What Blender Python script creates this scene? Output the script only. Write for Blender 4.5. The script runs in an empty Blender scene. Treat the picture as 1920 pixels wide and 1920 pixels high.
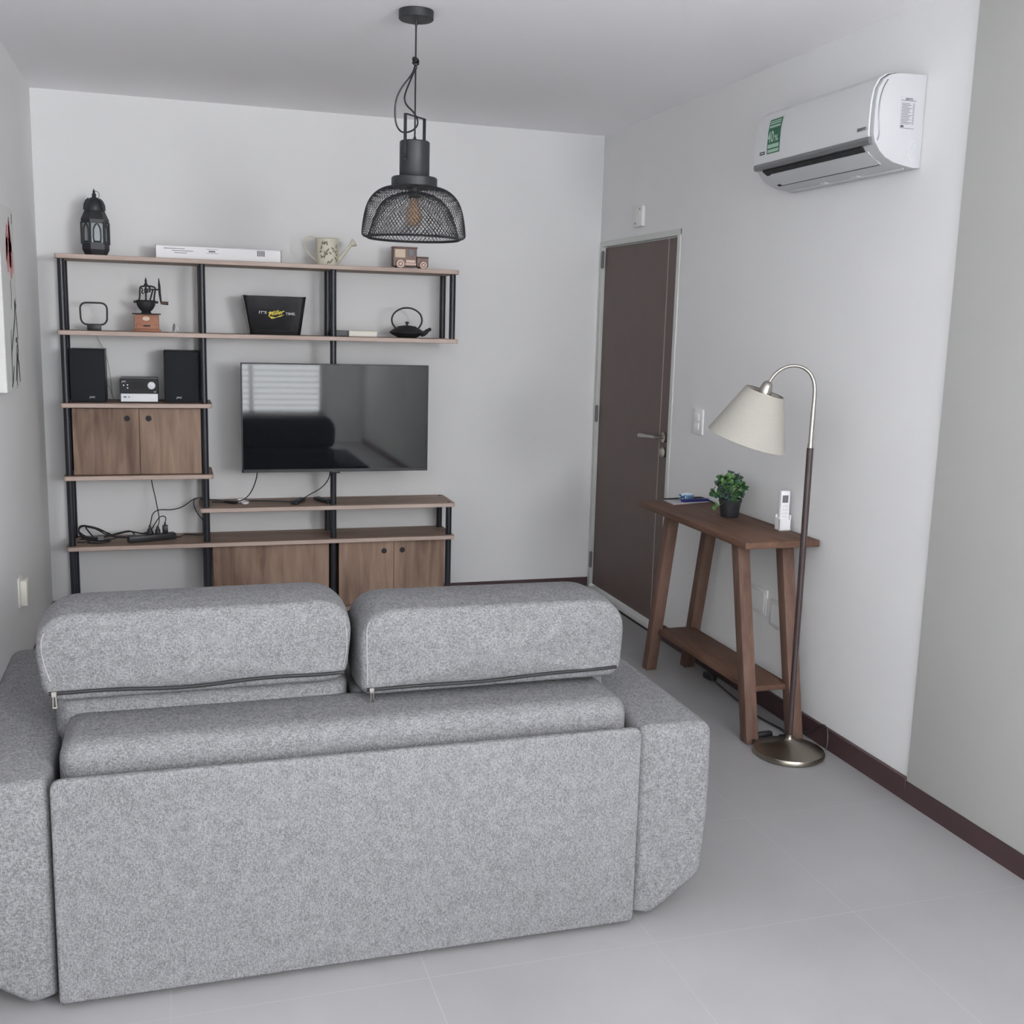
import bpy, bmesh, math, random
from mathutils import Vector, Matrix
C = bpy.context.scene.collection
SC = bpy.context.scene
PI = math.pi

# ------------------------------------------------------------------ camera, light, exposure
CAM = (-2.3763, -5.9804, 1.5709)
YAW, PITCH, ROLL, FPX = 0.3055, 0.1704, 0.0276, 2033.0
cy, sy, cp, sp = math.cos(YAW), math.sin(YAW), math.cos(PITCH), math.sin(PITCH)
f = Vector((sy * cp, cy * cp, -sp)); r = Vector((cy, -sy, 0)); u = r.cross(f)
r2 = math.cos(ROLL) * r + math.sin(ROLL) * u
u2 = -math.sin(ROLL) * r + math.cos(ROLL) * u
cd = bpy.data.cameras.new('camera'); cam = bpy.data.objects.new('camera', cd); C.objects.link(cam)
cam.matrix_world = Matrix(((r2.x, u2.x, -f.x, CAM[0]), (r2.y, u2.y, -f.y, CAM[1]), (r2.z, u2.z, -f.z, CAM[2]), (0, 0, 0, 1)))
cd.sensor_width = 36.0; cd.sensor_height = 36.0; cd.lens = 36.0 * FPX / 1920.0
cd.clip_start = 0.05; cd.clip_end = 60
SC.camera = cam

W = bpy.data.worlds.new('world'); SC.world = W; W.use_nodes = True
W.node_tree.nodes['Background'].inputs[0].default_value = (0.86, 0.93, 1.0, 1)
W.node_tree.nodes['Background'].inputs[1].default_value = 3.0

def area_light(name, loc, target, sx, sz, power, col):
    ld = bpy.data.lights.new(name, 'AREA'); ld.shape = 'RECTANGLE'; ld.size = sx; ld.size_y = sz
    ld.energy = power; ld.color = col
    o = bpy.data.objects.new(name, ld); C.objects.link(o); o.location = loc
    o.rotation_euler = (Vector(target) - Vector(loc)).to_track_quat('-Z', 'Y').to_euler()
    return o
# daylight through the rear window, plus two added fills for ceiling and left wall
area_light('rear_window_daylight', (-1.43, -8.985, 1.335), (-1.43, 0, 1.335), 1.8, 1.95, 46, (0.975, 0.985, 1.0))
area_light('added_upward_fill', (-1.43, -9.55, -.08), (-1.40, -8.2, 2.9), 2.6, 1.0, 820, (0.985, 0.985, 1.0))  # added lamp aimed upward to brighten the ceiling; no terrace is known
area_light('added_side_fill', (-.03, -7.5, 1.88), (-3.0, -6.3, 3.0), 2.5, 1.0, 245, (0.975, 0.985, 1.0))  # added lamp that lifts the left wall, set at a made-up window
SC.view_settings.view_transform = 'Standard'; SC.view_settings.look = 'None'
SC.view_settings.exposure = 0.43; SC.view_settings.gamma = 1.0
SC.view_settings.use_curve_mapping = False
SC.cycles.max_bounces = 12; SC.cycles.diffuse_bounces = 8; SC.cycles.glossy_bounces = 4
SC.cycles.transparent_max_bounces = 12
SC.cycles.sample_clamp_indirect = 4.0
SC.cycles.use_denoising = True
SC.cycles.caustics_reflective = False; SC.cycles.caustics_refractive = False

# ------------------------------------------------------------------ materials
def lin(c):
    return tuple((x / 12.92 if x <= 0.04045 else ((x + 0.055) / 1.055) ** 2.4) for x in [v / 255.0 for v in c])
def newmat(name):
    m = bpy.data.materials.new(name); m.use_nodes = True
    return m, m.node_tree, m.node_tree.nodes['Principled BSDF']
def mat(name, rgb, rough=0.5, metal=0.0, noise=0.0, scale=20.0, bump=0.0, spec=0.5, coat=0.0):
    m, nt, b = newmat(name)
    col = lin(rgb)
    b.inputs['Base Color'].default_value = (*col, 1); b.inputs['Roughness'].default_value = rough
    b.inputs['Metallic'].default_value = metal; b.inputs['Specular IOR Level'].default_value = spec
    b.inputs['Coat Weight'].default_value = coat
    if noise or bump:
        tc = nt.nodes.new('ShaderNodeTexCoord'); n = nt.nodes.new('ShaderNodeTexNoise')
        n.inputs['Scale'].default_value = scale; n.inputs['Detail'].default_value = 4
        nt.links.new(tc.outputs['Object'], n.inputs['Vector'])
        if noise:
            cr = nt.nodes.new('ShaderNodeValToRGB')
            cr.color_ramp.elements[0].position = 0.3; cr.color_ramp.elements[1].position = 0.7
            cr.color_ramp.elements[0].color = (*[c * (1 - noise) for c in col], 1)
            cr.color_ramp.elements[1].color = (*[min(1, c * (1 + noise)) for c in col], 1)
            nt.links.new(n.outputs['Fac'], cr.inputs['Fac']); nt.links.new(cr.outputs['Color'], b.inputs['Base Color'])
        if bump:
            bp = nt.nodes.new('ShaderNodeBump'); bp.inputs['Strength'].default_value = bump; bp.inputs['Distance'].default_value = 0.002
            nt.links.new(n.outputs['Fac'], bp.inputs['Height']); nt.links.new(bp.outputs['Normal'], b.inputs['Normal'])
    return m
def wood(name, dark, light, axis='X', scale=6.0, stretch=14.0, rough=0.5, knots=0.0, bump=0.05):
    """wood grain running along one axis of the object"""
    m, nt, b = newmat(name); N = nt.nodes; L = nt.links
    tc = N.new('ShaderNodeTexCoord'); mp = N.new('ShaderNodeMapping')
    s = [scale * stretch] * 3; s['XYZ'.index(axis)] = scale
    mp.inputs['Scale'].default_value = s
    L.new(tc.outputs['Object'], mp.inputs['Vector'])
    n1 = N.new('ShaderNodeTexNoise'); n1.inputs['Scale'].default_value = 1.0; n1.inputs['Detail'].default_value = 6; n1.inputs['Distortion'].default_value = 0.6
    L.new(mp.outputs['Vector'], n1.inputs['Vector'])
    mp2 = N.new('ShaderNodeMapping'); s2 = [scale * stretch * .18] * 3; s2['XYZ'.index(axis)] = scale * .35
    mp2.inputs['Scale'].default_value = s2; L.new(tc.outputs['Object'], mp2.inputs['Vector'])
    n2 = N.new('ShaderNodeTexNoise'); n2.inputs['Scale'].default_value = 1.0; n2.inputs['Detail'].default_value = 3
    L.new(mp2.outputs['Vector'], n2.inputs['Vector'])
    ad = N.new('ShaderNodeMix'); ad.data_type = 'FLOAT'; ad.inputs[0].default_value = 0.55
    L.new(n1.outputs['Fac'], ad.inputs[2]); L.new(n2.outputs['Fac'], ad.inputs[3])
    cr = N.new('ShaderNodeValToRGB'); e = cr.color_ramp.elements
    e[0].position = 0.34; e[1].position = 0.66
    e[0].color = (*lin(dark), 1); e[1].color = (*lin(light), 1)
    L.new(ad.outputs[0], cr.inputs['Fac']); L.new(cr.outputs['Color'], b.inputs['Base Color'])
    b.inputs['Roughness'].default_value = rough; b.inputs['Specular IOR Level'].default_value = 0.25
    bp = N.new('ShaderNodeBump'); bp.inputs['Strength'].default_value = bump; bp.inputs['Distance'].default_value = 0.001
    L.new(n1.outputs['Fac'], bp.inputs['Height']); L.new(bp.outputs['Normal'], b.inputs['Normal'])
    return m
def fabric(name, dark, mid, light):
    """melange weave: short horizontal and vertical yarn flecks"""
    m, nt, b = newmat(name); N = nt.nodes; L = nt.links
    tc = N.new('ShaderNodeTexCoord'); outs = []
    for sc in ((150, 150, 420), (420, 420, 150), (45, 45, 45)):
        mp = N.new('ShaderNodeMapping'); mp.inputs['Scale'].default_value = sc
        L.new(tc.outputs['Object'], mp.inputs['Vector'])
        n = N.new('ShaderNodeTexNoise'); n.inputs['Scale'].default_value = 1.0; n.inputs['Detail'].default_value = 2; n.inputs['Roughness'].default_value = 0.6
        L.new(mp.outputs['Vector'], n.inputs['Vector']); outs.append(n.outputs['Fac'])
    a = N.new('ShaderNodeMath'); a.operation = 'ADD'; L.new(outs[0], a.inputs[0]); L.new(outs[1], a.inputs[1])
    c = N.new('ShaderNodeMath'); c.operation = 'MULTIPLY_ADD'; L.new(outs[2], c.inputs[0]); c.inputs[1].default_value = 0.35; L.new(a.outputs[0], c.inputs[2])
    dv = N.new('ShaderNodeMath'); dv.operation = 'DIVIDE'; L.new(c.outputs[0], dv.inputs[0]); dv.inputs[1].default_value = 2.35
    cr = N.new('ShaderNodeValToRGB'); e = cr.color_ramp.elements
    e[0].position = 0.40; e[0].color = (*lin(dark), 1); e[1].position = 0.60; e[1].color = (*lin(light), 1)
    x = e.new(0.5); x.color = (*lin(mid), 1)
    L.new(dv.outputs[0], cr.inputs['Fac']); L.new(cr.outputs['Color'], b.inputs['Base Color'])
    b.inputs['Roughness'].default_value = 0.95; b.inputs['Specular IOR Level'].default_value = 0.15
    bp = N.new('ShaderNodeBump'); bp.inputs['Strength'].default_value = 0.35; bp.inputs['Distance'].default_value = 0.0015
    L.new(dv.outputs[0], bp.inputs['Height']); L.new(bp.outputs['Normal'], b.inputs['Normal'])
    return m
def tiles(name):
    """grey porcelain, 60 cm tiles with thin pale grout"""
    m, nt, b = newmat(name); N = nt.nodes; L = nt.links
    tc = N.new('ShaderNodeTexCoord'); sx = N.new('ShaderNodeSeparateXYZ'); L.new(tc.outputs['Object'], sx.inputs[0])
    masks = []
    for out, off in (('X', 0.6144), ('Y', 3.631)):
        ad = N.new('ShaderNodeMath'); ad.operation = 'ADD'; L.new(sx.outputs[out], ad.inputs[0]); ad.inputs[1].default_value = off + 60.3
        md = N.new('ShaderNodeMath'); md.operation = 'MODULO'; L.new(ad.outputs[0], md.inputs[0]); md.inputs[1].default_value = 0.6
        sb = N.new('ShaderNodeMath'); sb.operation = 'SUBTRACT'; L.new(md.outputs[0], sb.inputs[0]); sb.inputs[1].default_value = 0.3
        ab = N.new('ShaderNodeMath'); ab.operation = 'ABSOLUTE'; L.new(sb.outputs[0], ab.inputs[0])
        lt = N.new('ShaderNodeMath'); lt.operation = 'LESS_THAN'; L.new(ab.outputs[0], lt.inputs[0]); lt.inputs[1].default_value = 0.0013
        masks.append(lt.outputs[0])
    mx = N.new('ShaderNodeMath'); mx.operation = 'MAXIMUM'; L.new(masks[0], mx.inputs[0]); L.new(masks[1], mx.inputs[1])
    n = N.new('ShaderNodeTexNoise'); n.inputs['Scale'].default_value = 1.7; n.inputs['Detail'].default_value = 6
    L.new(tc.outputs['Object'], n.inputs['Vector'])
    cr = N.new('ShaderNodeValToRGB'); e = cr.color_ramp.elements
    e[0].position = 0.3; e[1].position = 0.7
    e[0].color = (*lin((141, 140, 141)), 1); e[1].color = (*lin((152, 151, 152)), 1)
    L.new(n.outputs['Fac'], cr.inputs['Fac'])
    mi = N.new('ShaderNodeMix'); mi.data_type = 'RGBA'; L.new(mx.outputs[0], mi.inputs[0]); L.new(cr.outputs['Color'], mi.inputs[6])
    mi.inputs[7].default_value = (*lin((157, 155, 155)), 1)
    L.new(mi.outputs[2], b.inputs['Base Color'])
    b.inputs['Roughness'].default_value = 0.42; b.inputs['Specular IOR Level'].default_value = 0.4
    return m
def glassy(name, rgb, alpha=0.5, rough=0.05):
    m, nt, b = newmat(name)
    b.inputs['Base Color'].default_value = (*lin(rgb), 1); b.inputs['Roughness'].default_value = rough
    b.inputs['Alpha'].default_value = alpha
    return m

M = {}
M['wall'] = mat('wall_paint', (226, 226, 226), 0.9, noise=0.012, scale=3, bump=0.03, spec=0.2)
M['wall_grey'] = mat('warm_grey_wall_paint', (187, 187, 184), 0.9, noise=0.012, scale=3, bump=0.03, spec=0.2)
M['ceil'] = mat('ceiling_paint', (248, 247, 249), 0.92, spec=0.2)
M['floor'] = tiles('porcelain_tiles')
M['base'] = mat('dark_brown_skirting', (66, 47, 49), 0.5, noise=0.08, scale=8)
M['door'] = mat('taupe_brown_door', (98, 84, 79), 0.55, noise=0.04, scale=6)
M['door_line'] = mat('pale_inlay', (168, 152, 142), 0.5)
M['frame'] = mat('grey_white_metal_frame', (202, 203, 200), 0.5)
M['steel'] = mat('brushed_steel', (176, 172, 166), 0.32, 1.0, noise=0.05, scale=60)
M['nickel'] = mat('satin_nickel', (150, 143, 132), 0.3, 1.0, noise=0.05, scale=30)
M['white'] = mat('white_plastic', (236, 236, 238), 0.4)
M['offwhite'] = mat('offwhite_plastic', (222, 222, 220), 0.5)
M['ivory'] = mat('ivory_plastic', (224, 221, 210), 0.5)
M['acw'] = mat('white_appliance_plastic', (190, 191, 194), 0.5, spec=0.3)
M['acg'] = mat('white_satin_front_panel', (206, 207, 209), 0.35)
M['lip'] = mat('silver_strip', (138, 139, 142), 0.35, 0.6)
M['dark'] = mat('dark_gap', (26, 26, 29), 0.7)
M['black'] = mat('black_plastic', (30, 30, 33), 0.45)
M['blackm'] = mat('matt_black_metal', (40, 41, 45), 0.5, noise=0.06, scale=40)
M['post'] = mat('black_tube', (33, 35, 42), 0.38)
M['gloss'] = mat('gloss_black', (20, 20, 23), 0.18)
M['face'] = mat('black_fascia', (26, 27, 30), 0.5, spec=0.3)
M['cloth'] = mat('black_speaker_cloth', (31, 33, 38), 0.9, noise=0.1, scale=300)
M['iron'] = mat('cast_iron', (36, 37, 40), 0.6, noise=0.15, scale=90, bump=0.2)
M['shelf'] = wood('oak_laminate', (128, 106, 93), (164, 142, 127), 'X', 5, 12, 0.55)
M['edge'] = wood('oak_edge_band', (172, 152, 142), (200, 182, 172), 'X', 5, 12, 0.5)
M['cab'] = wood('rustic_oak_panel', (100, 79, 67), (166, 140, 122), 'Z', 3.4, 8, 0.55)
M['walnut'] = wood('stained_walnut', (76, 55, 45), (112, 84, 69), 'Y', 4, 12, 0.62)
M['walnut_leg'] = wood('stained_walnut_leg', (80, 60, 52), (116, 91, 79), 'Z', 4, 12, 0.6)
M['fabric'] = fabric('grey_melange_weave', (89, 89, 91), (111, 111, 113), (130, 130, 132))
M['seam'] = mat('grey_piping', (122, 122, 125), 0.9)
M['piping'] = mat('pale_grey_piping', (146, 146, 149), 0.9)
M['linen'] = mat('cream_linen', (166, 163, 155), 0.9, noise=0.03, scale=160, bump=0.1)
M['pole'] = mat('dark_brown_enamel', (58, 46, 46), 0.35)
M['mill_wood'] = wood('reddish_wood', (140, 92, 72), (178, 126, 102), 'X', 10, 8, 0.5)
M['brass'] = mat('pale_brass', (196, 182, 150), 0.35, 0.9)
M['cream'] = mat('cream_card', (214, 208, 192), 0.7)
M['grey'] = mat('grey_plastic', (104, 104, 108), 0.45)
M['silver'] = mat('silver_face', (222, 225, 228), 0.35)
M['chrome'] = mat('chrome', (225, 225, 228), 0.15, 1.0)
M['mark'] = mat('pale_print', (205, 206, 208), 0.5)
M['ink'] = mat('dark_print', (62, 62, 66), 0.6)
M['yellow'] = mat('yellow_print', (222, 200, 70), 0.5)
M['green'] = mat('green_sticker', (38, 96, 70), 0.5)
M['lgreen'] = mat('pale_green_print', (160, 190, 172), 0.5)
M['bronze'] = mat('bronze_brown', (84, 66, 60), 0.4, 0.4)
M['bronze_l'] = mat('rose_bronze', (170, 146, 134), 0.4, 0.3)
M['pale_pic'] = mat('cream_inlay', (214, 196, 172), 0.6)
M['can'] = mat('aged_ivory_enamel', (206, 202, 184), 0.55, noise=0.06, scale=20)
M['olive'] = mat('olive_print', (122, 118, 96), 0.7)
M['pane'] = glassy('pale_glass', (206, 218, 222), 0.45)
M['clear'] = glassy('clear_glass', (200, 214, 214), 0.35)
M['amber'] = glassy('amber_glass', (196, 148, 96), 0.35)
M['filament'] = mat('filament', (226, 170, 110), 0.4)
M['navy'] = mat('navy_blue', (30, 34, 104), 0.4)
M['fish'] = mat('pale_blue_glaze', (198, 216, 230), 0.3)
M['blue'] = mat('blue_glaze', (40, 86, 128), 0.3)
M['paper'] = mat('grey_paper', (176, 172, 178), 0.8)
M['canvas'] = mat('white_canvas', (210, 210, 208), 0.85, noise=0.03, scale=30)
M['pink'] = mat('faded_pink_paint', (206, 134, 136), 0.8)
M['stalk'] = mat('grey_green_ink', (78, 84, 78), 0.8)
M['soil'] = mat('soil', (40, 34, 30), 0.9)
M['pot'] = mat('black_pot', (37, 37, 41), 0.55)
M['leaf'] = mat('mid_green_leaf', (58, 100, 56), 0.5, noise=0.25, scale=60)
M['leafd'] = mat('dusty_green_leaf', (62, 84, 78), 0.55, noise=0.25, scale=60)
M['leafl'] = mat('fresh_green_leaf', (104, 146, 84), 0.5, noise=0.2, scale=60)
def screen_mat():
    m, nt, b = newmat('tv_glass')
    b.inputs['Base Color'].default_value = (*lin((22, 24, 28)), 1); b.inputs['Roughness'].default_value = 0.035
    b.inputs['IOR'].default_value = 1.6
    return m
M['screen'] = screen_mat()

# ------------------------------------------------------------------ mesh helpers
def fin(bm, n0, mi):
    bm.faces.ensure_lookup_table()
    for k in range(n0, len(bm.faces)): bm.faces[k].material_index = mi
def merge(bm, tmp, mi, mx=None):
    if mx is not None: bmesh.ops.transform(tmp, matrix=mx, verts=tmp.verts)
    n0 = len(bm.faces); me = bpy.data.meshes.new('t'); tmp.to_mesh(me); tmp.free(); bm.from_mesh(me); bpy.data.meshes.remove(me)
    fin(bm, n0, mi)
def rotm(rot): return Matrix.Rotation(rot[2], 4, 'Z') @ Matrix.Rotation(rot[1], 4, 'Y') @ Matrix.Rotation(rot[0], 4, 'X')
def box(bm, lo, hi, mi=0, bev=0.0, seg=2, rot=None):
    t = bmesh.new(); bmesh.ops.create_cube(t, size=1.0)
    s = [hi[k] - lo[k] for k in range(3)]; c = [(hi[k] + lo[k]) / 2 for k in range(3)]
    bmesh.ops.scale(t, vec=s, verts=t.verts)
    if bev: bmesh.ops.bevel(t, geom=t.edges[:], offset=bev, segments=seg, affect='EDGES', profile=0.5)
    mx = Matrix.Translation(c) @ (rotm(rot) if rot else Matrix.Identity(4))
    merge(bm, t, mi, mx)
def frame_of(d):
    d = d.normalized(); a = Vector((0, 0, 1)) if abs(d.z) < 0.95 else Vector((1, 0, 0))
    x = d.cross(a).normalized(); return x, d.cross(x).normalized()
def tube(bm, pts, rad, seg=8, mi=0, closed=False, cap=True, smooth=0):
    P = [Vector(p) for p in pts]
    if smooth:
        for _ in range(smooth):
            Q = []
            n = len(P)
            rng = range(n) if closed else range(n - 1)
            if not closed: Q.append(P[0])
            for i in rng:
                a, b = P[i], P[(i + 1) % n]; Q += [a * .75 + b * .25, a * .25 + b * .75]
            if not closed: Q.append(P[-1])
            P = Q
    n = len(P); n0 = len(bm.faces); rings = []
    prev = None
    for i in range(n):
        if closed: d = P[(i + 1) % n] - P[i - 1]
        else: d = P[min(i + 1, n - 1)] - P[max(i - 1, 0)]
        if d.length < 1e-9: d = Vector((0, 0, 1))
        d.normalize()
        if prev is None: x, y = frame_of(d)
        else:
            x = prev - d * prev.dot(d)
            if x.length < 1e-6: x, _ = frame_of(d)
            x.normalize(); y = d.cross(x)
        prev = x
        rr = rad[i * (len(rad) - 1) // max(1, n - 1)] if isinstance(rad, (list, tuple)) else rad
        rings.append([bm.verts.new(P[i] + (x * math.cos(2 * PI * k / seg) + y * math.sin(2 * PI * k / seg)) * rr) for k in range(seg)])
    for i in range(n if closed else n - 1):
        A, B = rings[i], rings[(i + 1) % n]
        for k in range(seg): bm.faces.new((A[k], A[(k + 1) % seg], B[(k + 1) % seg], B[k]))
    if cap and not closed:
        bm.faces.new(rings[0][::-1]); bm.faces.new(rings[-1])
    fin(bm, n0, mi)
def cyl(bm, a, b, r0, r1=None, seg=20, mi=0):
    tube(bm, [a, b], [r0, r0 if r1 is None else r1], seg, mi)
def lathe(bm, prof, seg=32, mx=None, mi=0, close=False, a0=0.0):
    """prof: (radius, z) from bottom to top; caps where the radius is not zero unless close is False"""
    n0 = len(bm.faces); mx = mx or Matrix.Identity(4); rings = []
    for (rr, z) in prof:
        if rr < 1e-6: rings.append([bm.verts.new(mx @ Vector((0, 0, z)))])
        else: rings.append([bm.verts.new(mx @ Vector((rr * math.cos(a0 + 2 * PI * k / seg), rr * math.sin(a0 + 2 * PI * k / seg), z))) for k in range(seg)])
    for i in range(len(rings) - 1):
        A, B = rings[i], rings[i + 1]
        for k in range(seg):
            k2 = (k + 1) % seg
            if len(A) == 1 and len(B) == 1: continue
            if len(A) == 1: bm.faces.new((A[0], B[k2], B[k]))
            elif len(B) == 1: bm.faces.new((A[k], A[k2], B[0]))
            else: bm.faces.new((A[k], A[k2], B[k2], B[k]))
    if close:
        if len(rings[0]) > 1: bm.faces.new(rings[0][::-1])
        if len(rings[-1]) > 1: bm.faces.new(rings[-1])
    fin(bm, n0, mi)
def prism(bm, poly, axis, d0, d1, mi=0, bev=0.0, seg=2):
    """poly in the two other axes (in x,y,z order), extruded along axis"""
    t = bmesh.new()
    def pt(p, d):
        v = list(p); v.insert('XYZ'.index(axis), d); return v
    A = [t.verts.new(pt(p, d0)) for p in poly]; B = [t.verts.new(pt(p, d1)) for p in poly]
    t.faces.new(A); t.faces.new(B[::-1]); n = len(poly)
    for k in range(n): t.faces.new((A[k], B[k], B[(k + 1) % n], A[(k + 1) % n]))
    bmesh.ops.recalc_face_normals(t, faces=t.faces)
    if bev: bmesh.ops.bevel(t, geom=t.edges[:], offset=bev, segments=seg, affect='EDGES', profile=0.5)
    merge(bm, t, mi)
def rounded(pts, rad, seg=5):
    """round the corners of a 2-D polygon; rad is a number or a list"""
    out = []; n = len(pts)
    for i, p in enumerate(pts):
        rr = rad[i] if isinstance(rad, (list, tuple)) else rad
        p = Vector(p); a = Vector(pts[i - 1]) - p; b = Vector(pts[(i + 1) % n]) - p
        if rr <= 0: out.append(tuple(p)); continue
        d = min(rr, a.length * .49, b.length * .49); p0 = p + a.normalized() * d; p1 = p + b.normalized() * d
        for k in range(seg + 1):
            t = k / seg; q = p0 * (1 - t) ** 2 + p * 2 * t * (1 - t) + p1 * t * t; out.append((q.x, q.y))
    return out
def puff(bm, lo, hi, rad, bulge=(0, 0, 0), mi=0, rot=None, n=8, k=5, wav=0.0):
    """upholstered block: rounded edges (one radius per axis pair) and faces that bulge"""
    s = [(hi[i] - lo[i]) / 2 for i in range(3)]; c = Vector([(hi[i] + lo[i]) / 2 for i in range(3)])
    R = rad if isinstance(rad, (tuple, list)) else (rad,) * 3
    R = [min(R[i], s[i] * .98) for i in range(3)]
    def axis(i):
        a = s[i] - R[i]
        L = [-s[i] + R[i] * (1 - math.cos(PI / 2 * j / k)) * 1.0 for j in range(k)]
        L += [-a + 2 * a * j / n for j in range(n + 1)]
        L += [-x for x in L[:k]][::-1]
        return L
    ax = [axis(i) for i in range(3)]; vs = {}
    def place(p):
        q = Vector([max(-(s[i] - R[i]), min(s[i] - R[i], p[i])) for i in range(3)])
        d = Vector([(p[i] - q[i]) / R[i] if R[i] else 0 for i in range(3)])
        if d.length > 1e-9:
            # map cube corner to sphere corner
            m = max(abs(x) for x in d); d = d.normalized()
        v = q + Vector([d[i] * R[i] for i in range(3)])
        for i in range(3):
            if bulge[i]:
                j, l = [x for x in range(3) if x != i]
                w = max(0, 1 - (v[j] / s[j]) ** 2) * max(0, 1 - (v[l] / s[l]) ** 2)
                v[i] += math.copysign(bulge[i] * w ** .7, p[i]) * (abs(p[i]) / s[i])
        if wav:
            v.y += wav * math.sin(v.x * 17 + 1.3) * math.sin(v.z * 23 + v.x * 5)
        return v
    t = bmesh.new()
    def V(i, j, l):
        key = (i, j, l)
        if key not in vs: vs[key] = t.verts.new(place((ax[0][i], ax[1][j], ax[2][l])))
        return vs[key]
    nx, ny, nz = [len(a) - 1 for a in ax]
    for j in range(ny):
        for l in range(nz):
            for i in (0, nx): t.faces.new((V(i, j, l), V(i, j + 1, l), V(i, j + 1, l + 1), V(i, j, l + 1)))
    for i in range(nx):
        for l in range(nz):
            for j in (0, ny): t.faces.new((V(i, j, l), V(i + 1, j, l), V(i + 1, j, l + 1), V(i, j, l + 1)))
    for i in range(nx):
        for j in range(ny):
            for l in (0, nz): t.faces.new((V(i, j, l), V(i + 1, j, l), V(i + 1, j + 1, l), V(i, j + 1, l)))
    bmesh.ops.recalc_face_normals(t, faces=t.faces)
    merge(bm, t, mi, Matrix.Translation(c) @ (rotm(rot) if rot else Matrix.Identity(4)))
def text(bm, s, origin, xdir, ydir, height, mi=0, width=None, shear=0.0, bold=0.0, depth=0.0004, align='LEFT'):
    """lettering laid on a surface: origin = baseline start, height = cap height, width = total width"""
    cu = bpy.data.curves.new('t', 'FONT'); cu.body = s; cu.size = 1.0; cu.shear = shear; cu.offset = bold; cu.resolution_u = 3
    o = bpy.data.objects.new('t', cu); C.objects.link(o); bpy.context.view_layer.update()
    dg = bpy.context.evaluated_depsgraph_get(); me = bpy.data.meshes.new_from_object(o.evaluated_get(dg))
    bpy.data.objects.remove(o); bpy.data.curves.remove(cu)
    xs = [v.co.x for v in me.vertices]; ys = [v.co.y for v in me.vertices]
    if not xs: return
    x0, x1 = min(xs), max(xs); sv = height / 0.72; sh = width / (x1 - x0) if width else sv
    off = -x0 if align == 'LEFT' else -(x0 + x1) / 2
    X, Y = Vector(xdir), Vector(ydir); Nn = X.cross(Y); O = Vector(origin)
    for v in me.vertices: v.co = O + X * ((v.co.x + off) * sh) + Y * (v.co.y * sv) + Nn * depth
    n0 = len(bm.faces); bm.from_mesh(me); bpy.data.meshes.remove(me); fin(bm, n0, mi)

# ------------------------------------------------------------------ object helpers
def thing(name, loc, label, cat, group=None):
    o = bpy.data.objects.new(name, None); C.objects.link(o); o.location = loc; o.empty_display_size = 0.05
    o['label'] = label; o['category'] = cat
    if group: o['group'] = group
    return o
def root(o):
    v = Vector((0, 0, 0))
    while o is not None: v += o.location; o = o.parent
    return v
def obj(name, bm, mats, parent=None, smooth=True, angle=38, label=None):
    """links the bmesh (world coordinates) as one mesh object, its origin on its parent's"""
    me = bpy.data.meshes.new(name)
    if smooth == 'keep': pass
    bmesh.ops.recalc_face_normals(bm, faces=bm.faces) if smooth != 'flat_text' else None
    bm.to_mesh(me); bm.free()
    for m in (mats if isinstance(mats, (list, tuple)) else [mats]): me.materials.append(M[m])
    if smooth and smooth != 'flat_text':
        me.polygons.foreach_set('use_smooth', [True] * len(me.polygons)); me.set_sharp_from_angle(angle=math.radians(angle))
    o = bpy.data.objects.new(name, me); C.objects.link(o)
    if parent is not None:
        p = root(parent); me.transform(Matrix.Translation(-p)); o.parent = parent
    if label: o['label'] = label
    return o
def solo(o, loc, label, cat, group=None):
    o.data.transform(Matrix.Translation(-Vector(loc))); o.location = loc; o['label'] = label; o['category'] = cat
    if group: o['group'] = group
    return o
def struct(name, bm, mats, parent=None):
    o = obj(name, bm, mats, parent)
    if parent is None: o['kind'] = 'structure'
    return o
def NB(): return bmesh.new()
def one(fn, *a, **k):
    b = NB(); fn(b, *a, **k); return b

# ------------------------------------------------------------------ room shell
H = 2.643; XL = -3.002; YR = -9.0
struct('floor', one(box, (XL - .1, YR - .1, -.1), (.12, .1, 0)), 'floor')
struct('ceiling', one(box, (XL - .1, YR - .1, H), (.12, .1, H + .1)), 'ceil')
struct('wall_back', one(box, (XL - .1, 0, 0), (.12, .1, H)), 'wall')
b = NB(); box(b, (XL - .1, YR, 0), (XL, .0, H))
struct('wall_left', b, 'wall')
DY0, DY1, DZ = -.016, -1.05, 2.05     # door opening in the right wall
YP = -3.05
b = NB()
box(b, (0, DY0, 0), (.12, 0, H)); box(b, (0, YP, 0), (.12, DY1, H)); box(b, (0, DY1, DZ), (.12, DY0, H))
struct('wall_right', b, 'wall')
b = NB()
box(b, (-.012, -6.2, 0), (.12, YP, H), 0, .003, 2); box(b, (-.012, YR, 0), (.12, -8.8, H)); box(b, (-.012, -8.8, 0), (.12, -6.2, 1.36)); box(b, (-.012, -8.8, 2.4), (.12, -6.2, H))  # the opening in this wall is made up for the added side lamp
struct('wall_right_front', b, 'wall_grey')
b = NB()
WX0, WX1, WZ0, WZ1 = -2.34, -.52, .35, 2.32
box(b, (XL, YR - .1, 0), (WX0, YR, H)); box(b, (WX1, YR - .1, 0), (0, YR, H))
box(b, (WX0, YR - .1, 0), (WX1, YR, WZ0)); box(b, (WX0, YR - .1, WZ1), (WX1, YR, H))
struct('wall_rear', b, 'wall')
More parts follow.
